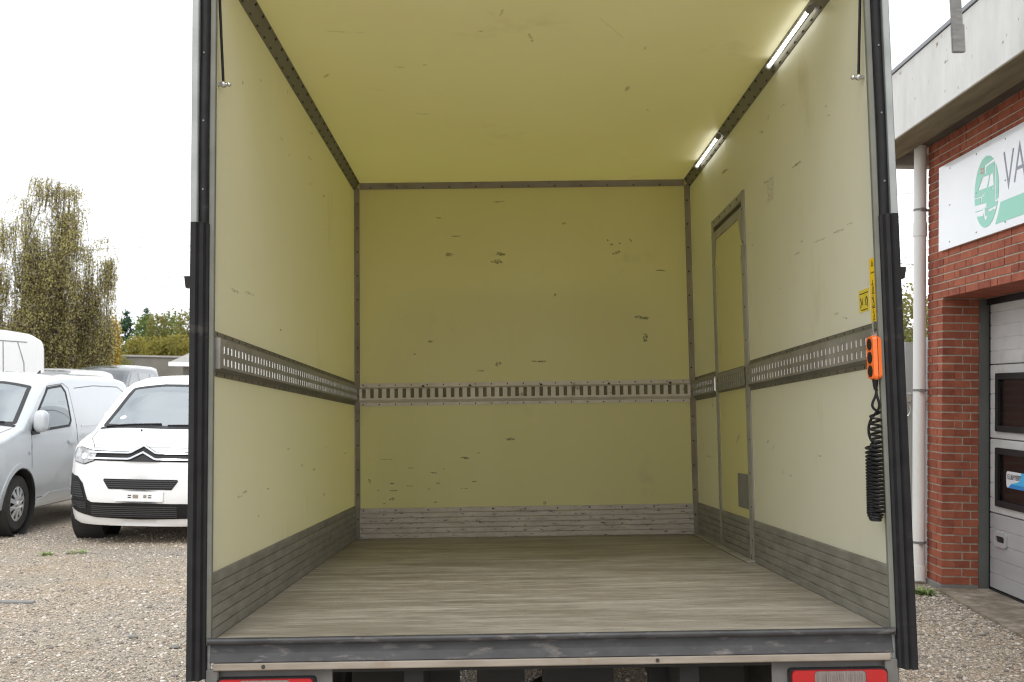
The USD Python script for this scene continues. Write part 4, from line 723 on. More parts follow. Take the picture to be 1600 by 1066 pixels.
def near_van(name, label, paint, loc, front_detail, rz=0.0, mirror=(.09, 1.26)):
    S = VanShape(); t = thing(name, label, "van", loc=loc, rz=rz)
    wy, wz, wr = (0.93, 4.18), 0.335, 0.335
    ws_out = Polygon([(-.80, 1.03), (-.6, .985), (0, .96), (.6, .985), (.80, 1.03), (.675, 1.73), (.3, 1.79), (-.3, 1.79), (-.675, 1.73)]).buffer(-.05).buffer(.05)
    win = sm_poly([(1.24, 1.19), (1.36, 1.17), (2.34, 1.21), (2.42, 1.28), (2.39, 1.65), (2.29, 1.735), (1.86, 1.70), (1.48, 1.42)], .03)
    body = man_of(S.body())
    for y in wy:
        for sgn in (-1, 1):
            c = m3.Manifold.cylinder(0.5, 0.405, 0.405, 40).rotate((0, 90, 0)).translate((0.60 if sgn > 0 else -1.10, y, wz + .01)); body = body - c
    cav = man_of(S.body(0.07, 1.12, 2.55, 0.55)); body = body - cav
    body = body - man_of(patch(ws_out.buffer(-.045), S.roof, 0.15, -0.16))
    for sgn in (-1, 1): body = body - man_of(patch(win.buffer(-.012), S.side(sgn), 0.15, -0.22))
    b = obj("body", body, paint, t, smooth=32)
    obj("windscreen_surround", patch(ws_out - ws_out.buffer(-.05), S.roof, 0.004, -0.01), TRIM, t, smooth=40)
    obj("windscreen", patch(ws_out.buffer(-.035), S.roof, 0.002, -0.003), GLASS, t, smooth=40)
    # cab lining
    obj("cab_interior", cat_([bx(-.78, .78, 2.40, 2.46, .6, 1.78), bx(-.8, .8, 1.14, 2.45, .56, .6)]), LINER, t)
    obj("dashboard", bx(-.76, .76, 1.16, 1.50, .85, 1.16, .08), TRIM, t)
    for x in (-.45, .05, .45):
        st_ = obj("seat", cat_([bx(x - .2, x + .2, 2.12, 2.26, .9, 1.42, .06), bx(x - .12, x + .12, 2.15, 2.24, 1.44, 1.62, .04)]), SEATM, t)
    a = np.linspace(0, 2 * math.pi, 29)
    obj("steering_wheel", moved(tube(np.stack([.18 * np.cos(a), .18 * np.sin(a), 0 * a], 1), .014, 8, False), rotx(60), (.42, 1.56, 1.17)), TRIM, t, smooth=50)
    for sgn in (-1, 1):
        d = UsdGeom.Xform.Define(stage, path_for(t, "front_door")).GetPrim(); sd_ = S.side(sgn)
        obj("window_seal", patch(win.buffer(.012) - win.buffer(-.02), sd_, 0.005, -0.004), BLACKP, d, smooth=40)
        obj("window", patch(win.buffer(-.012), sd_, 0.001, -0.003), GLASS, d, smooth=40)
        tri_ = sm_poly([(1.20, 1.17), (1.22, 1.13), (1.44, 1.14), (1.44, 1.38), (1.36, 1.34)], .015); obj("mirror_base", patch(tri_, sd_, 0.012, 0.0), BLACKP, d)
        seam = union_all([LineString([(1.36, .36), (1.22, .60), (1.20, .95), (1.22, 1.17), (1.86, 1.725)]).buffer(.0045), LineString([(2.56, .36), (2.58, 1.2), (2.50, 1.70), (2.35, 1.76), (1.86, 1.725)]).buffer(.0045), LineString([(1.36, .36), (2.56, .36)]).buffer(.0045)])
        obj("door_seam", patch(seam, sd_, 0.0012, -0.002, .06), TRIM, d)
        h = obj("door_handle", patch(sm_poly([(2.26, .985), (2.46, .985), (2.46, 1.02), (2.26, 1.02)], .008), sd_, .03, .012), paint, d, smooth=40)
        obj("handle_recess", patch(Point(2.34, 1.005).buffer(.05), sd_, .0015, -.002, .04), paint, h)
        hd_ = moved(trimesh.creation.icosphere(3, 1.0), None); hv = hd_.vertices; hv = np.sign(hv) * np.abs(hv) ** .7 * (.085, .07, .135); hv[:, 1] = np.maximum(hv[:, 1], -.07)
        mx_ = sgn * (S.w(1.5, 1.15) + mirror[0]); my_ = mirror[1]
        mi = obj("wing_mirror", trimesh.Trimesh(hv + (mx_, my_, 1.30), hd_.faces), paint, t, smooth=True)
        obj("mirror_arm", bx(min(mx_, sgn * .86), max(mx_, sgn * .86), my_ - .02, my_ + .04, 1.18, 1.22, .01), BLACKP, mi)
        obj("mirror_glass", bx(mx_ - .07, mx_ + .07, my_ + .072, my_ + .078, 1.20, 1.40), CHROME, mi)
        # body side: cargo panel line, sill trim, sliding rail
        ln = union_all([LineString([(2.70, 1.70), (3.4, 1.735), (4.35, 1.72), (4.62, 1.64), (4.74, 1.50), (4.76, .9)]).buffer(.005), LineString([(2.62, .98), (4.7, 1.0)]).buffer(.004)])
        obj("panel_line", patch(ln, sd_, .0012, -.002, .06), TRIM, t)
        obj("slide_rail", patch(LineString([(2.75, 1.20), (4.4, 1.21)]).buffer(.011), sd_, .004, -.002, .06), paint if paint is SILVERP else TRIM, t)
        obj("sill_trim", patch(sm_poly([(1.38, .25), (1.46, .33), (1.75, .40), (3.65, .40), (3.75, .25)], .01), sd_, .014, -.004), paint, t, smooth=40)
        obj("arch_lip", patch(Polygon([(wy[0] + .47 * math.cos(q), wz + .01 + .47 * math.sin(q)) for q in np.linspace(-.1, math.pi + .1, 24)] + [(wy[0] + .41 * math.cos(q), wz + .01 + .41 * math.sin(q)) for q in np.linspace(math.pi + .1, -.1, 24)]).buffer(0), sd_, .012, -.004, .07), paint, t, smooth=40)
        rp = obj("repeater_lamp", patch(Point(1.13, .92).buffer(.022), sd_, .008, -.002, .03), LAMPG, t)
        for y in wy:
            obj("wheel_arch", moved(revolve([(.395, -.17), (.402, -.17), (.402, .17), (.395, .17), (.395, -.17)], 40), roty(90), (sgn * .77, y, wz + .01)), DARK, t)
            wx = sgn * .80
            wh = obj("wheel", moved(wheel_mesh(wr, .205), roty(90), (wx, y, wz)), TYRE, t, smooth=35)
            hubcap(wh, wx, y, wz, sgn)
    # nose
    hl = [(.52, 1.00), (.60, 1.035), (.72, 1.06), (.80, 1.05), (.845, .97), (.80, .91), (.66, .885), (.54, .925)]
    for sgn in (-1, 1):
        lp = sm_poly([(sgn * a, b) for a, b in hl], .012)
        hh_ = obj("headlight", patch(lp, S.front, .012, -.004, .05), LAMPG, t, smooth=40)
        obj("headlight_bezel", patch(lp.buffer(.006) - lp.buffer(-.004), S.front, .010, -.004, .05), TRIM, hh_)
        obj("headlight_bulb", patch(Point(sgn * .665, .965).buffer(.035), S.front, .016, .010, .03), CHROME, hh_)
    front_detail(S, t, paint)
    obj("bonnet_seam", patch(union_all([LineString([(-.86, .98), (-.55, 1.055), (0, 1.07), (.55, 1.055), (.86, .98)]).buffer(.004)]), S.front, .002, -.003, .05) if False else patch(LineString([(-.80, .90), (-.74, .5), (-.60, .17), (.60, .17), (.74, .5), (.80, .90)]).buffer(.0035), S.roof, .0015, -.002, .05), TRIM, t)
    for x in (-.26, .32): obj("washer_jet", moved(trimesh.creation.icosphere(1, .012), None, (x, .80, float(S.top(np.array([x]), .80)[0]) + .006)), BLACKP, t)
    for x0, x1 in ((-.74, -.10), (-.02, .66)):
        xs_ = np.linspace(x0, x1, 9); ys_ = 1.005 + .10 * ((xs_ - x0) / (x1 - x0)) * 0.25
        obj("wiper", tube([(x, y, float(S.top(np.array([x]), y)[0]) + .014) for x, y in zip(xs_, ys_)], .009, 6), BLACKP, t)
    obj("scuttle", patch(Polygon([(-.80, .965), (0, .90), (.80, .965), (.80, 1.02), (0, .972), (-.80, 1.02)]), S.roof, .006, -.004), BLACKP, t, smooth=40)
    obj("aerial_fin", moved(trimesh.convex.convex_hull(np.array([(-.012, 0, 0), (.012, 0, 0), (-.01, .12, 0), (.01, .12, 0), (0, .10, .06), (0, .12, .06)])), None, (.42, 2.45, 1.872)), BLACKP, t)
    return t, S
def citro(S, t, paint):   # front with two bars that fold into a double chevron, slotted intakes
    F = S.front
    def bar(z, zc):   # a bar that climbs to a point in the middle
        top_ = [(-.60, z), (-.16, z), (-.13, z + .006), (0, zc), (.13, z + .006), (.16, z), (.60, z)]
        return LineString(top_)
    back = Polygon([(-.56, 1.035), (-.14, 1.03), (-.02, 1.10), (.02, 1.10), (.14, 1.03), (.56, 1.035), (.56, .925), (-.56, .925)])
    gr = obj("upper_grille", patch(back.buffer(-.004).buffer(.004), F, .006, -.004, .05), BLACKP, t, smooth=40)
    for (z, zc, w_) in ((1.010, 1.105, .0095), (.944, 1.03, .0095)):
        obj("chevron_bar", patch(bar(z, zc - .012).buffer(w_, join_style=2), F, .026, .0, .05), CHROME, gr, smooth=40)
    i1 = sm_poly([(-.42, .735), (.42, .735), (.345, .625), (-.345, .625)], .015)
    g2 = obj("bumper_intake", patch(i1, F, .005, -.004, .05), BLACKP, t)
    for z in (.65, .672, .694, .716): obj("intake_slat", patch(LineString([(-.40, z), (.40, z)]).buffer(.005).intersection(i1.buffer(-.006)), F, .013, .004, .05), SLATG, g2)
    low = [(-.55, .475), (.55, .475), (.60, .50), (.68, .66), (.78, .76), (.90, .765)]
    lo = Polygon([(-.905, .775), (-.74, .745), (-.66, .68), (-.59, .50), (-.54, .475), (.54, .475), (.59, .50), (.66, .68), (.74, .745), (.905, .775), (.915, .42), (.72, .355), (.5, .312), (0, .298), (-.5, .312), (-.72, .355), (-.915, .42)])
    g3 = obj("lower_grille", patch(lo, F, .006, -.004, .05), BLACKP, t)
    inner = sbox(-.53, .325, .40, .455)
    obj("grille_opening", patch(inner, F, .008, .004, .05), BLACKP, g3)
    for z in (.335, .355, .375, .396, .417, .438): obj("grille_slat", patch(LineString([(-.53, z), (.40, z)]).buffer(.0045), F, .016, .006, .05), SLATG, g3)
    for sgn in (-1, 1):
        op = sm_poly([(sgn * .62, .50), (sgn * .70, .70), (sgn * .79, .71), (sgn * .82, .52)], .015); obj("fog_opening", patch(op, F, .009, .004, .04), BLACKP, g3)
        for z in (.53, .555, .58, .605, .63, .655, .68): obj("grille_slat", patch(LineString([(sgn * .60, z), (sgn * .83, z)]).buffer(.0045).intersection(op), F, .016, .008, .04), SLATG, g3)
        op2 = sm_poly([(sgn * .60, .48), (sgn * .80, .49), (sgn * .80, .43), (sgn * .60, .39)], .01); obj("fog_opening", patch(op2, F, .009, .004, .04), BLACKP, g3)
        for z in (.41, .43, .45, .47): obj("grille_slat", patch(LineString([(sgn * .60, z), (sgn * .80, z)]).buffer(.0045).intersection(op2), F, .016, .008, .04), SLATG, g3)
        obj("day_lamp", patch(sm_poly([(sgn * .865, .73), (sgn * .885, .73), (sgn * .892, .56), (sgn * .872, .56)], .006), F, .016, .0, .04), LAMPG, t)
        obj("fog_lamp", patch(Point(sgn * .862, .50).buffer(.032), F, .016, .0, .03), LAMPG, t)
    pl = obj("number_plate", patch(sbox(-.26, .50, .26, .605), F, .020, .002, .05), WHITEP, t)
    obj("plate_clips", patch(union_all([sbox(x - .018, z - .005, x + .018, z + .005) for x in (-.10, .12) for z in (.54, .562)]), F, .023, .018, .04), BLACKP, pl)
    obj("plate_residue", patch(union_all([sbox(-.065, .53, -.005, .57), sbox(.05, .535, .085, .57)]), F, .0212, .019, .04), SILLW, pl)
    obj("inspection_sticker", patch(Point(-.60, 1.16).buffer(.035), S.roof, .006, .003, .03), SIGNW, t)
def plain_front(S, t, paint):
    F = S.front
    g = sm_poly([(-.50, 1.0), (.50, 1.0), (.44, .84), (-.44, .84)], .02); gg = obj("upper_grille", patch(g, F, .006, -.004, .06), BLACKP, t)
    for z in (.87, .905, .94, .975): obj("grille_slat", patch(LineString([(-.47, z), (.47, z)]).buffer(.006).intersection(g), F, .016, .004, .06), CHROME, gg)
    lo = sm_poly([(-.75, .5), (.75, .5), (.68, .34), (-.68, .34)], .02); g3 = obj("lower_grille", patch(lo, F, .006, -.004, .06), TRIM, t)
    for z in (.37, .41, .45): obj("grille_slat", patch(LineString([(-.66, z), (.66, z)]).buffer(.006), F, .016, .004, .06), BLACKP, g3)
    obj("number_plate", patch(sbox(-.26, .56, .26, .665), F, .018, .002, .06), WHITEP, t)
gz_ = lambda x, y: float(ground_z(x, y))
near_van("white_van", "white panel van facing the yard with dark slotted grilles and blank number plate", WHITEP, (-4.02, 12.25, gz_(-4.2, 13.2)), citro, 0.0, (.0, 1.62))
near_van("silver_van", "silver panel van at the left edge showing its driver's door and hubcap", SILVERP, (-6.70, 12.38, gz_(-5.9, 13.3) + .035), plain_front)
def far_van(name, label, paint, loc, rz, group=None, shape=None, windows=(), seams=(), brake=False, zcap=None):
    S = shape or VanShape(); t = thing(name, label, "van", group=group, loc=loc, rz=rz)
    obj("body", S.body(ny=40), paint, t, smooth=35)
    ws_ = Polygon([(-.78, 1.04), (0, .98), (.78, 1.04), (.64, 2.0), (0, 2.06), (-.64, 2.0)])
    obj("windscreen", patch(ws_, S.roof, .006, -.01, .15), DARKGLASS, t, smooth=40)
    for sgn in (-1, 1):
        for p in windows: obj("window", patch(sm_poly(p, .03), S.side(sgn), .006, -.01, .15), DARKGLASS, t, smooth=40)
        for p in seams: obj("panel_line", patch(LineString(p).buffer(.008), S.side(sgn), .003, -.003, .12), GREYST, t)
        for y in (.93, S.L - .8):
            wh = obj("wheel", moved(wheel_mesh(.335, .2), roty(90), (sgn * .86, y, .335)), TYRE, t, smooth=35)
    if brake: obj("brake_light", bx(-.35, .35, S.L - .62, S.L - .5, float(S.zt(S.L - .55)) - .01, float(S.zt(S.L - .55)) + .035, .01), RED, t)
    return t, S
W_ = [[(1.42, 1.12), (2.42, 1.16), (2.36, 1.66), (1.95, 1.68), (1.46, 1.28)], [(2.66, 1.18), (3.80, 1.20), (3.76, 1.66), (2.64, 1.68)], [(3.95, 1.2), (4.6, 1.22), (4.5, 1.64), (3.93, 1.66)]]
# dark van with windows behind the white one, seen broadside
far_van("dark_grey_van", "dark blue grey van with side windows parked behind the white van", BLUEGREY, (-13.15, 34.6, gz_(-13, 36)), 2, windows=W_)
hi = VanShape(Lg=5.6, hw=1.02, top=((0, 1.05), (.06, 1.10), (.3, 1.20), (.7, 1.32), (1.0, 1.42), (1.4, 1.75), (1.8, 2.1), (2.1, 2.4), (2.5, 2.60), (3.0, 2.66), (5.0, 2.66), (5.35, 2.63), (5.52, 2.56), (5.6, 2.46)),
    plan=((0, .22), (.012, .36), (.04, .50), (.10, .64), (.20, .76), (.34, .865), (.52, .925), (.75, .955), (1.0, .965), (1.6, .985), (2.4, 1.0), (5.0, 1.0), (5.4, .98), (5.55, .95), (5.6, .90)),
    tum=((0.18, .93), (.3, .965), (.5, .995), (.75, 1.0), (1.2, .99), (1.8, .96), (2.3, .925), (2.7, .89)))
far_van("high_roof_van", "white high-roof van rising behind the silver van", WHITEP, (-11.50, 14.65, gz_(-9, 17) + .10), -30, shape=hi, seams=[[(5.17, .5), (5.14, 2.1), (5.02, 2.45)], [(4.75, .5), (4.75, 2.45)], [(4.8, 1.95), (5.45, 1.93)], [(3.3, 2.47), (5.2, 2.45)]], brake=True)
far_van("white_van", "white van whose rounded roof end shows right of the high-roof van", WHITEP, (-13.0, 29.5, gz_(-13, 31)), 0)
far_van("white_van", "white van whose roof alone shows behind the dark grey van", WHITEP, (-16.4, 44.5, gz_(-16, 46)), 0)
far_van("white_van", "white van partly hidden at the edge of the box truck", WHITEP, (-7.25, 26.5, gz_(-7, 28)), 0)
# truck cab in front of the box
CS = VanShape(); cabm = CS.body(0.0, None, None, None, 40); cm = man_of(cabm) - m3.Manifold.cube((4, 4, 4)).translate((-2, 2.0, -1)); 
cb = cm.to_mesh(); cv = np.array(cb.vert_properties[:, :3]) * (1.04, 1.0, 1.19); cv = cv * (-1, -1, 1) + (0, L + 2.06, -0.66)
ck = obj("cab", trimesh.Trimesh(cv, cb.tri_verts, process=False), WHITEP, tr, smooth=35)
def cabmap(f):
    def g(uv):
        P, N = f(uv); return P * np.array([1.04, 1, 1.19]) * (-1, -1, 1) + (0, L + 2.06, -0.66), N * (-1, -1, 1)
    return g
obj("windscreen", patch(Polygon([(-.78, 1.04), (0, .98), (.78, 1.04), (.66, 1.9), (-.66, 1.9)]), cabmap(CS.roof), .008, -.01, .2), DARKGLASS, ck, smooth=40)
for sgn in (-1, 1): obj("window", patch(sm_poly([(1.3, 1.12), (1.92, 1.16), (1.90, 1.66), (1.5, 1.32)], .03), cabmap(CS.side(sgn)), .008, -.01, .2), DARKGLASS, ck, smooth=40)
# ---------------------------------------------------------------- trees
def leaf_mesh(P, size, droop=0.0, seed=1):
    """one bent two-triangle leaf per point, turned at random"""
    r = np.random.default_rng(seed); n = len(P); s = size * r.uniform(0.6, 1.3, (n, 1))
    a = r.normal(size=(n, 3)); a[:, 2] -= droop; a /= np.linalg.norm(a, axis=1, keepdims=True)
    b = np.cross(a, r.normal(size=(n, 3))); b /= np.linalg.norm(b, axis=1, keepdims=True) + 1e-9
    v = np.stack([P, P + a * s * .5 + b * s * .32, P + a * s, P + a * s * .5 - b * s * .32], 1).reshape(-1, 3)
    i = np.arange(n)[:, None] * 4
    return v, np.concatenate([i + [0, 1, 2], i + [0, 2, 3]])
def limb(p0, p1, r0, r1, n=5, sag=0.0, seed=0, sides=5):
    r = np.random.default_rng(seed); t = np.linspace(0, 1, n)[:, None]; p = np.array(p0) * (1 - t) + np.array(p1) * t
    p[1:-1] += r.normal(scale=np.linalg.norm(np.array(p1) - p0) * .05, size=(n - 2, 3)); p[:, 2] -= sag * t[:, 0] ** 2
    return tube(p, r0 + (r1 - r0) * t[:, 0], sides, False), p
def birch(name, label, loc, stems, leaf, n_leaf, seed):
    t = thing(name, label, "tree", loc=loc); r = np.random.default_rng(seed); wood, twig, pts = [], [], []
    for (dx, dy, h, rad, wid, w8) in stems:
        m, p = limb((dx * .15, dy * .15, -.3), (dx, dy, h), rad, .006, 9, 0, seed + int(h * 7)); wood.append(m)
        nb = int(42 * w8)
        for k in range(nb):
            f = r.uniform(.2, 1.0); q = np.array([np.interp(f, np.linspace(0, 1, 9), p[:, j]) for j in range(3)])
            an = r.uniform(0, 2 * math.pi); ln = wid * (1.05 - f * .5) * r.uniform(.4, 1.05); up = ln * r.uniform(.3, .9)
            e = q + (math.cos(an) * ln, math.sin(an) * ln, up)
            m, bp = limb(q, e, rad * .28 * (1 - f * .7), .008, 6, up * .55, k + seed, 4); wood.append(m)
            for j in range(8):
                g = r.uniform(.25, 1.0); s0 = np.array([np.interp(g, np.linspace(0, 1, 6), bp[:, i]) for i in range(3)]) + r.normal(scale=.10, size=3)
                hang = r.uniform(.5, 2.3) * (1.0 - .45 * f) + .2; sw = r.normal(scale=.13, size=2)
                tt = np.linspace(0, 1, 5)[:, None]; st = s0 + np.concatenate([sw[0] * tt, sw[1] * tt, .12 * tt - hang * tt ** 1.4], 1)
                twig.append(tube(st, .006, 3, False)); nl = int(n_leaf * hang * r.uniform(.35, 1.2))
                u = r.uniform(.05, 1, nl)[:, None]
                pts.append(np.concatenate([np.interp(u, tt[:, 0], st[:, i]) for i in range(3)], 1) + r.normal(scale=.05, size=(nl, 3)))
    obj("trunk", cat_(wood), BARK, t, smooth=50); obj("hanging_twigs", cat_(twig), TWIG, t)
    P = np.concatenate(pts); P = P[P[:, 2] > .6]
    obj("crown", leaf_mesh(P, leaf, 1.2, seed), BIRCHL, t); print(name, "leaves", len(P))
birch("birch_tree", "tall weeping birch with thin yellowing foliage behind the parked vans", (-17.5, 42, .3), [(-1.1, .3, 8.10, .08, 1.3, 1.1), (-.55, -.3, 8.90, .09, 1.25, 1.3), (.6, .2, 8.65, .09, 1.25, 1.4), (.1, .6, 7.70, .07, 1.4, 1.2), (1.15, -.4, 6.80, .06, 1.0, 1.0), (-1.9, -.3, 6.80, .06, 1.3, 1.1), (.4, -.8, 5.60, .06, 1.5, 1.3), (-.8, .8, 5.40, .06, 1.5, 1.3), (-2.4, .2, 5.9, .06, 1.2, 1.0), (1.45, .2, 5.7, .06, 1.0, 1.0), (.95, .5, 7.4, .06, .9, 1.0), (-1.5, .1, 7.2, .06, 1.1, 1.0), (0.0, -.2, 8.5, .06, 1.2, 1.0), (1.15, 0, 7.7, .06, .95, 1.0), (-1.0, -.4, 8.1, .06, 1.2, 1.0)], .075, 14, 3)
birch("birch_tree", "smaller drooping birch on the right shoulder of the tall birch", (-15.75, 42.6, .3), [(.0, 0, 6.9, .06, .75, 1.0), (.25, .2, 5.9, .05, .75, .9), (-.4, -.2, 6.4, .05, .8, .9)], .075, 16, 9)
def clump_tree(name, label, cat_name, loc, lobes, n, leaf, mat, seed, group=None, trunk=.12, kind="bush"):
    t = thing(name, label, cat_name, group=group, loc=loc); r = np.random.default_rng(seed); pts, wood = [], []
    hmax = max(l[2] for l in lobes)
    m, tp = limb((0, 0, -.3), (0, 0, hmax * .8), trunk, trunk * .25, 6, 0, seed, 6); wood.append(m)
    tot = sum(l[3] * l[4] * l[5] for l in lobes)
    for i, (x, y, z, a, b, c) in enumerate(lobes):
        k = int(n * a * b * c / tot); d = r.normal(size=(k, 3)); d /= np.linalg.norm(d, axis=1, keepdims=True)
        rad = r.uniform(.35, 1.0, (k, 1)) ** .6 * (.78 + .55 * (meshkit.fbm(d * 2.3 + seed + i * 3, 3, seed) - .35))[:, None]
        q = d * rad * (a, b, c) + (x, y, z)
        keep = meshkit.noise(q * (1.3 / max(a * .35, .35)), seed + 5) > .30; pts.append(q[keep])
        m, _ = limb((0, 0, max(.2, z * .45)), (x, y, z), trunk * .5, .02, 5, 0, seed + i, 4); wood.append(m)
    obj("trunk", cat_(wood), TWIG, t); P = np.concatenate(pts); obj("crown", leaf_mesh(P, leaf, .3, seed), mat, t)
def conifer(name, label, loc, h, w, mat, seed, group=None):
    t = thing(name, label, "tree", group=group, loc=loc); r = np.random.default_rng(seed); pts = []
    obj("trunk", limb((0, 0, -.3), (0, 0, h), .12, .02, 5, 0, seed, 6)[0], TWIG, t)
    for k in range(int(h * 13)):
        z = h * (1 - r.uniform(0, 1) ** .8 * .93); rr = w * (1 - z / h) ** .8 + .1; an = r.uniform(0, 6.28); ln = rr * r.uniform(.55, 1.1); m = 34
        u = r.uniform(.1, 1, (m, 1)); pts.append(np.array([0, 0, z]) + u * np.array([math.cos(an), math.sin(an), -.22]) * ln + r.normal(scale=.09, size=(m, 3)) * (1, 1, .7))
    obj("crown", leaf_mesh(np.concatenate(pts), .20, .3, seed), mat, t)
def back_tree(name, label, cat_name, px, top, d, wid, mat, seed, n=5200, leaf=.2, low=535):
    """px, top: where the tree stands as seen from the yard's edge, in 1600ths of the view; d: distance"""
    x, zt = (px - 800) / 1750 * d, 1.55 + (599 - top) * d / 1750; r_ = np.random.default_rng(seed); h = zt - .5
    lob = [(0, 0, h * .80, wid * .62, wid * .55, h * .20), (wid * .35, .1, h * .55, wid * .7, wid * .6, h * .25), (-wid * .4, 0, h * .5, wid * .7, wid * .6, h * .26), (r_.uniform(-.2, .2) * wid, 0, h * .3, wid * .95, wid * .7, h * .28)]
    clump_tree(name, label, cat_name, (x, d, .5), lob, n, leaf, mat, seed)
clump_tree("yellow_bush", "bright yellow autumn bush right beside the birch", "bush", (-17.95, 50, .3), [(0, 0, 2.0, .55, .6, 1.6), (.12, 0, 3.3, .42, .5, 1.15), (-.3, .1, 1.4, .6, .6, 1.0)], 4600, .15, YELL, 21)
conifer("conifer_tree", "dark green conifer right of the yellow bush", (-27.6, 80, .4), 6.2, 2.0, CONIF, 31)
conifer("conifer_tree", "dark conifer with the highest tip between bushes and olive trees", (-26.9, 82, .4), 6.6, 1.9, CONIF, 32)
conifer("conifer_tree", "distant conifer top near the edge of the truck", (-24.4, 88, .4), 6.9, 2.0, CONIF, 33)
MIXL = leafm("mixed_yellow_green_leaves", [(0.0, (.15, .15, .04)), (.5, (.33, .29, .07)), (1.0, (.50, .40, .08))])
back_tree("field_tree", "rounded green tree right behind the dark conifers", "tree", 226, 486, 76, 1.5, GREENL, 42)
back_tree("field_tree", "olive tree in the middle of the row above the low wall", "tree", 247, 483, 72, 1.5, OLIVE, 46)
back_tree("field_tree", "greener tree third from the truck edge above the low wall", "tree", 268, 482, 74, 1.5, GREENL, 47)
back_tree("field_tree", "broad olive tree above the low wall, nearest the truck", "tree", 293, 478, 68, 1.7, OLIVE, 41)
back_tree("yellow_bush", "low yellow green bush in front of the dark conifer", "bush", 214, 522, 62, 1.35, MIXL, 43, 5200, .18)
back_tree("yellow_bush", "low yellowing bush midway along the low wall", "bush", 246, 524, 60, 1.2, MIXL, 44, 4800, .18)
back_tree("yellow_bush", "low yellow bush beside the hut with the grey roof", "bush", 276, 517, 60, 1.4, MIXL, 48, 5200, .18)
clump_tree("dark_tree", "dark tree behind the foot of the birch", "tree", (-21.4, 54, .3), [(0, 0, 1.6, 2.0, 1.3, 1.6), (2.0, 0, 1.5, 1.6, 1.2, 1.4), (-2.4, 0, 1.6, 1.8, 1.2, 1.5)], 11000, .17, OLIVE, 45)
rw = np.random.default_rng(91); wp = []
for k in range(70):
    x, y, h, w_ = -95 + k * 2.9 + rw.uniform(-1, 1), 150 + rw.uniform(-6, 6), rw.uniform(5.5, 9.5), rw.uniform(1.8, 3.2)
    d = rw.normal(size=(330, 3)); d /= np.linalg.norm(d, axis=1, keepdims=True); q = d * rw.uniform(.3, 1, (330, 1)) ** .5 * (w_, w_, h * .5) + (x, y, h * .5 + .4); wp.append(q)
dw = obj("distant_wood", leaf_mesh(np.concatenate(wp), .9, .2, 92), OLIVE); tag(dw, "low far-off wood along the horizon behind everything", "wood", kind="stuff")
# right: shrubs behind the fence
clump_tree("hedge_tree", "grey green tree above the steel fence", "tree", (7.2, 20.5, 0), [(0, 0, 2.7, .95, .9, 1.05), (.5, .3, 2.0, 1.0, .9, 1.2)], 8500, .085, OLIVE, 51)
clump_tree("hedge_shrub", "bright green shrub just over the steel fence", "shrub", (5.7, 16.2, 0), [(0, 0, 1.5, .65, .6, .95), (.4, .1, 1.9, .5, .5, .7)], 8500, .07, GREENL, 52)
rr_ = np.random.default_rng(5); bt = thing("bare_tree", "bare thin branches against the sky beside the drainpipe", "tree", loc=(8.3, 22, 0)); ms = []
m, p = limb((0, 0, 0), (-.4, 0, 4.2), .06, .015, 7, 0, 3, 5); ms.append(m); lp = []
for k in range(16):
    q = p[rr_.integers(3, 7)]; e = q + (rr_.uniform(-1.5, .6), rr_.uniform(-.5, .5), rr_.uniform(-.1, .5)); m, bp = limb(q, e, .006, .002, 5, .1, k, 4); ms.append(m)
    lp.append(bp[rr_.integers(1, 5, 10)] + rr_.normal(scale=.06, size=(10, 3)))
obj("trunk", cat_(ms), TWIG, bt); obj("last_leaves", leaf_mesh(np.concatenate(lp), .06, .5, 8), OLIVE, bt)
# ---------------------------------------------------------------- far wall, hut, power lines
lw = thing("low_wall", "long low grey wall with pale coping in front of the trees", "wall", loc=(-19.3, 55, .3))
obj("wall_face", bx(-2.0, 7.0, 0, .3, -.2, 2.52), WALLW, lw); obj("coping", bx(-2.06, 7.06, -.06, .36, 2.525, 2.62, .02), ROOFT, lw)
hu = thing("hut", "small hut with pale grey pitched roof beside the truck edge", "hut", loc=(-9.15, 35, -.3), rz=0)
obj("wall", bx(-1.1, 2.4, 0, 3, -.2, 2.42), WALLW, hu)
rfm = trimesh.convex.convex_hull(np.array([(-1.45, -.3, 2.45), (2.7, -.3, 2.45), (-1.45, 3.3, 2.45), (2.7, 3.3, 2.45), (-.15, 1.5, 3.45), (2.2, 1.5, 3.45), (-1.45, -.3, 2.52), (2.7, -.3, 2.52)])); obj("roof", rfm, ROOFT, hu)
obj("fascia_board", bx(-1.47, 2.72, -.33, -.301, 2.40, 2.53), WHITEP, hu)
for i, (za, zb_) in enumerate(((17.05, 17.63), (16.0, 16.45), (12.62, 13.13), (11.66, 12.17))):
    words = ["topmost", "second from the top", "third from the top", "lowest"][i]
    xs_ = np.linspace(-150, 130, 40); zz = za + (zb_ - za) * (xs_ + 42.2) / 7.5 + .00002 * (xs_ + 38) ** 2
    tag(obj("power_line", tube(np.stack([xs_, 0 * xs_ + 120, zz], 1), .03, 5, False), WIRE), f"thin overhead power line crossing the white sky, {words} of four", "cable")
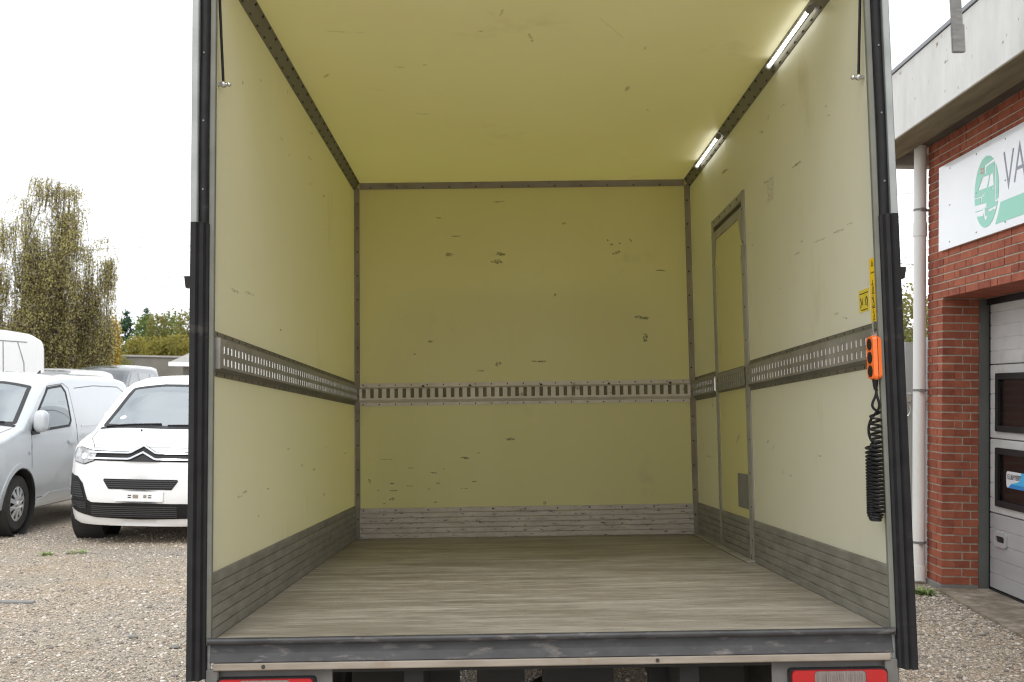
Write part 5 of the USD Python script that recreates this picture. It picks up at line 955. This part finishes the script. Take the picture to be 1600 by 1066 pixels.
# ---------------------------------------------------------------- small things on the ground
tag(obj("wood_strip", bx(-4.3, -3.63, 8.66, 8.72, gz_(-3.9, 8.7) - .005, gz_(-3.9, 8.7) + .018, .003), GREYST), "thin flat grey strip lying on the gravel at the left edge", "strip")
def tuft(name, label, loc, n, h, spread, seed, cat_name="weed"):
    r = np.random.default_rng(seed); ms, V, Fc = [], [], []
    for k in range(n):
        a = r.uniform(0, 6.28); l = h * r.uniform(.5, 1.1); b = r.normal(scale=spread * .4, size=2); o = np.array([math.cos(a), math.sin(a), 0]); s = np.cross(o, (0, 0, 1)) * .006
        p = [np.array([b[0], b[1], 0]) + o * spread * u ** 1.5 + np.array([0, 0, l * (u - .35 * u * u)]) for u in (0, .5, 1)]
        i = len(V); V += [p[0] - s, p[0] + s, p[1] + s, p[1] - s, p[2]]; Fc += [[i, i + 1, i + 2], [i, i + 2, i + 3], [i + 3, i + 2, i + 4]]
    m = trimesh.Trimesh(np.array(V) + loc, np.array(Fc), process=False); tag(obj(name, m, WEED), label, cat_name)
tuft("weed_tuft", "small green weed at the foot of the drainpipe", (3.33, 9.03, 0), 90, .07, .10, 1)
tuft("grass_tuft", "bright grass tuft on the gravel, in front of the silver van's wheel", (-4.70, 11.5, gz_(-4.7, 11.5)), 34, .06, .09, 2, "grass")
tuft("grass_tuft", "sparse grass tuft on the gravel, before the white van's bumper", (-4.45, 11.65, gz_(-4.45, 11.65)), 26, .05, .12, 3, "grass")
for k, (x, y, s, lab) in enumerate(((-2.42, 7.35, .028, "small grey stone on the gravel, left one of two near the truck"), (-2.06, 7.05, .025, "small grey stone on the gravel, closest to the black guide of the truck"))):
    m = trimesh.creation.icosphere(1, s); m.vertices *= 1 + NR.uniform(-.2, .2, m.vertices.shape); m.vertices *= (1.3, 1, .6); m.apply_translation((x, y, gz_(x, y) + s * .4)); tag(obj("stone", m, CONCG), lab, "stone")
# loose pebbles over the gravel where single stones can be told apart
pi = UsdGeom.PointInstancer.Define(stage, "/World/loose_gravel"); tag(pi, "loose pebbles lying over the gravel yard", "gravel", kind="stuff")
protos = []
for k in range(4):
    m = trimesh.creation.icosphere(1 if k < 2 else 0, 1.0); r = np.random.default_rng(60 + k); m.vertices *= (1 + r.uniform(-.22, .22, (len(m.vertices), 1))) ; m.vertices *= (1.25, .95, .62)
    protos.append(usdkit.mesh(stage, f"/World/loose_gravel/protos/pebble_{k:03d}" if k else "/World/loose_gravel/protos/pebble", m, PEB, True).GetPath())
pi.CreatePrototypesRel().SetTargets(protos)
r = np.random.default_rng(77); pos = []
def scatter(x0, x1, y0, y1, n): pos.append(np.stack([r.uniform(x0, x1, n), r.uniform(y0, y1, n)], 1))
scatter(-6.5, -0.9, 5.2, 9.5, 30000); scatter(-8, -1.0, 9.5, 14.5, 22000); scatter(1.2, 3.55, 4.6, 9.4, 26000); scatter(-1.0, 1.4, 5.5, 11, 7000)
XY = np.concatenate(pos)
lx = (XY[:, 0] - O[0]) * math.cos(yaw) - (XY[:, 1] - O[1]) * math.sin(yaw); ly = (XY[:, 0] - O[0]) * math.sin(yaw) + (XY[:, 1] - O[1]) * math.cos(yaw)
edge = np.interp(ly, [-3.6, -1.3, -.9, -.185, 0], [-.16, -.115, -.10, -.06, -.02])
XY = XY[(lx < edge - .005) | (ly > .5)]; lx2 = (XY[:, 0] - O[0]) * math.cos(yaw) - (XY[:, 1] - O[1]) * math.sin(yaw); XY = XY[lx2 < .02]
n = len(XY); sc = r.lognormal(math.log(.0058), .40, n).clip(.0035, .018)
Z = ground_z(XY[:, 0], XY[:, 1]) + np.exp(-((XY[:, 0] / 14) ** 2 + ((XY[:, 1] - 8) / 14) ** 2)) * .022 * (meshkit.fbm(np.stack([XY[:, 0] * .5, XY[:, 1] * .5, XY[:, 0] * 0], -1), 3, 5) - .5) * (1 - sm(1.5, 3, XY[:, 0])) + sc * .25
an = r.uniform(0, 2 * math.pi, n)
pi.CreatePositionsAttr(Vt.Vec3fArray.FromNumpy(np.stack([XY[:, 0], XY[:, 1], Z], 1).astype(np.float32))); pi.CreateScalesAttr(Vt.Vec3fArray.FromNumpy(np.repeat(sc[:, None], 3, 1).astype(np.float32)))
pi.CreateOrientationsAttr(Vt.QuathArray([Gf.Quath(float(math.cos(a / 2)), 0, 0, float(math.sin(a / 2))) for a in an])); pi.CreateProtoIndicesAttr(Vt.IntArray.FromNumpy(r.integers(0, 4, n).astype(np.int32)))
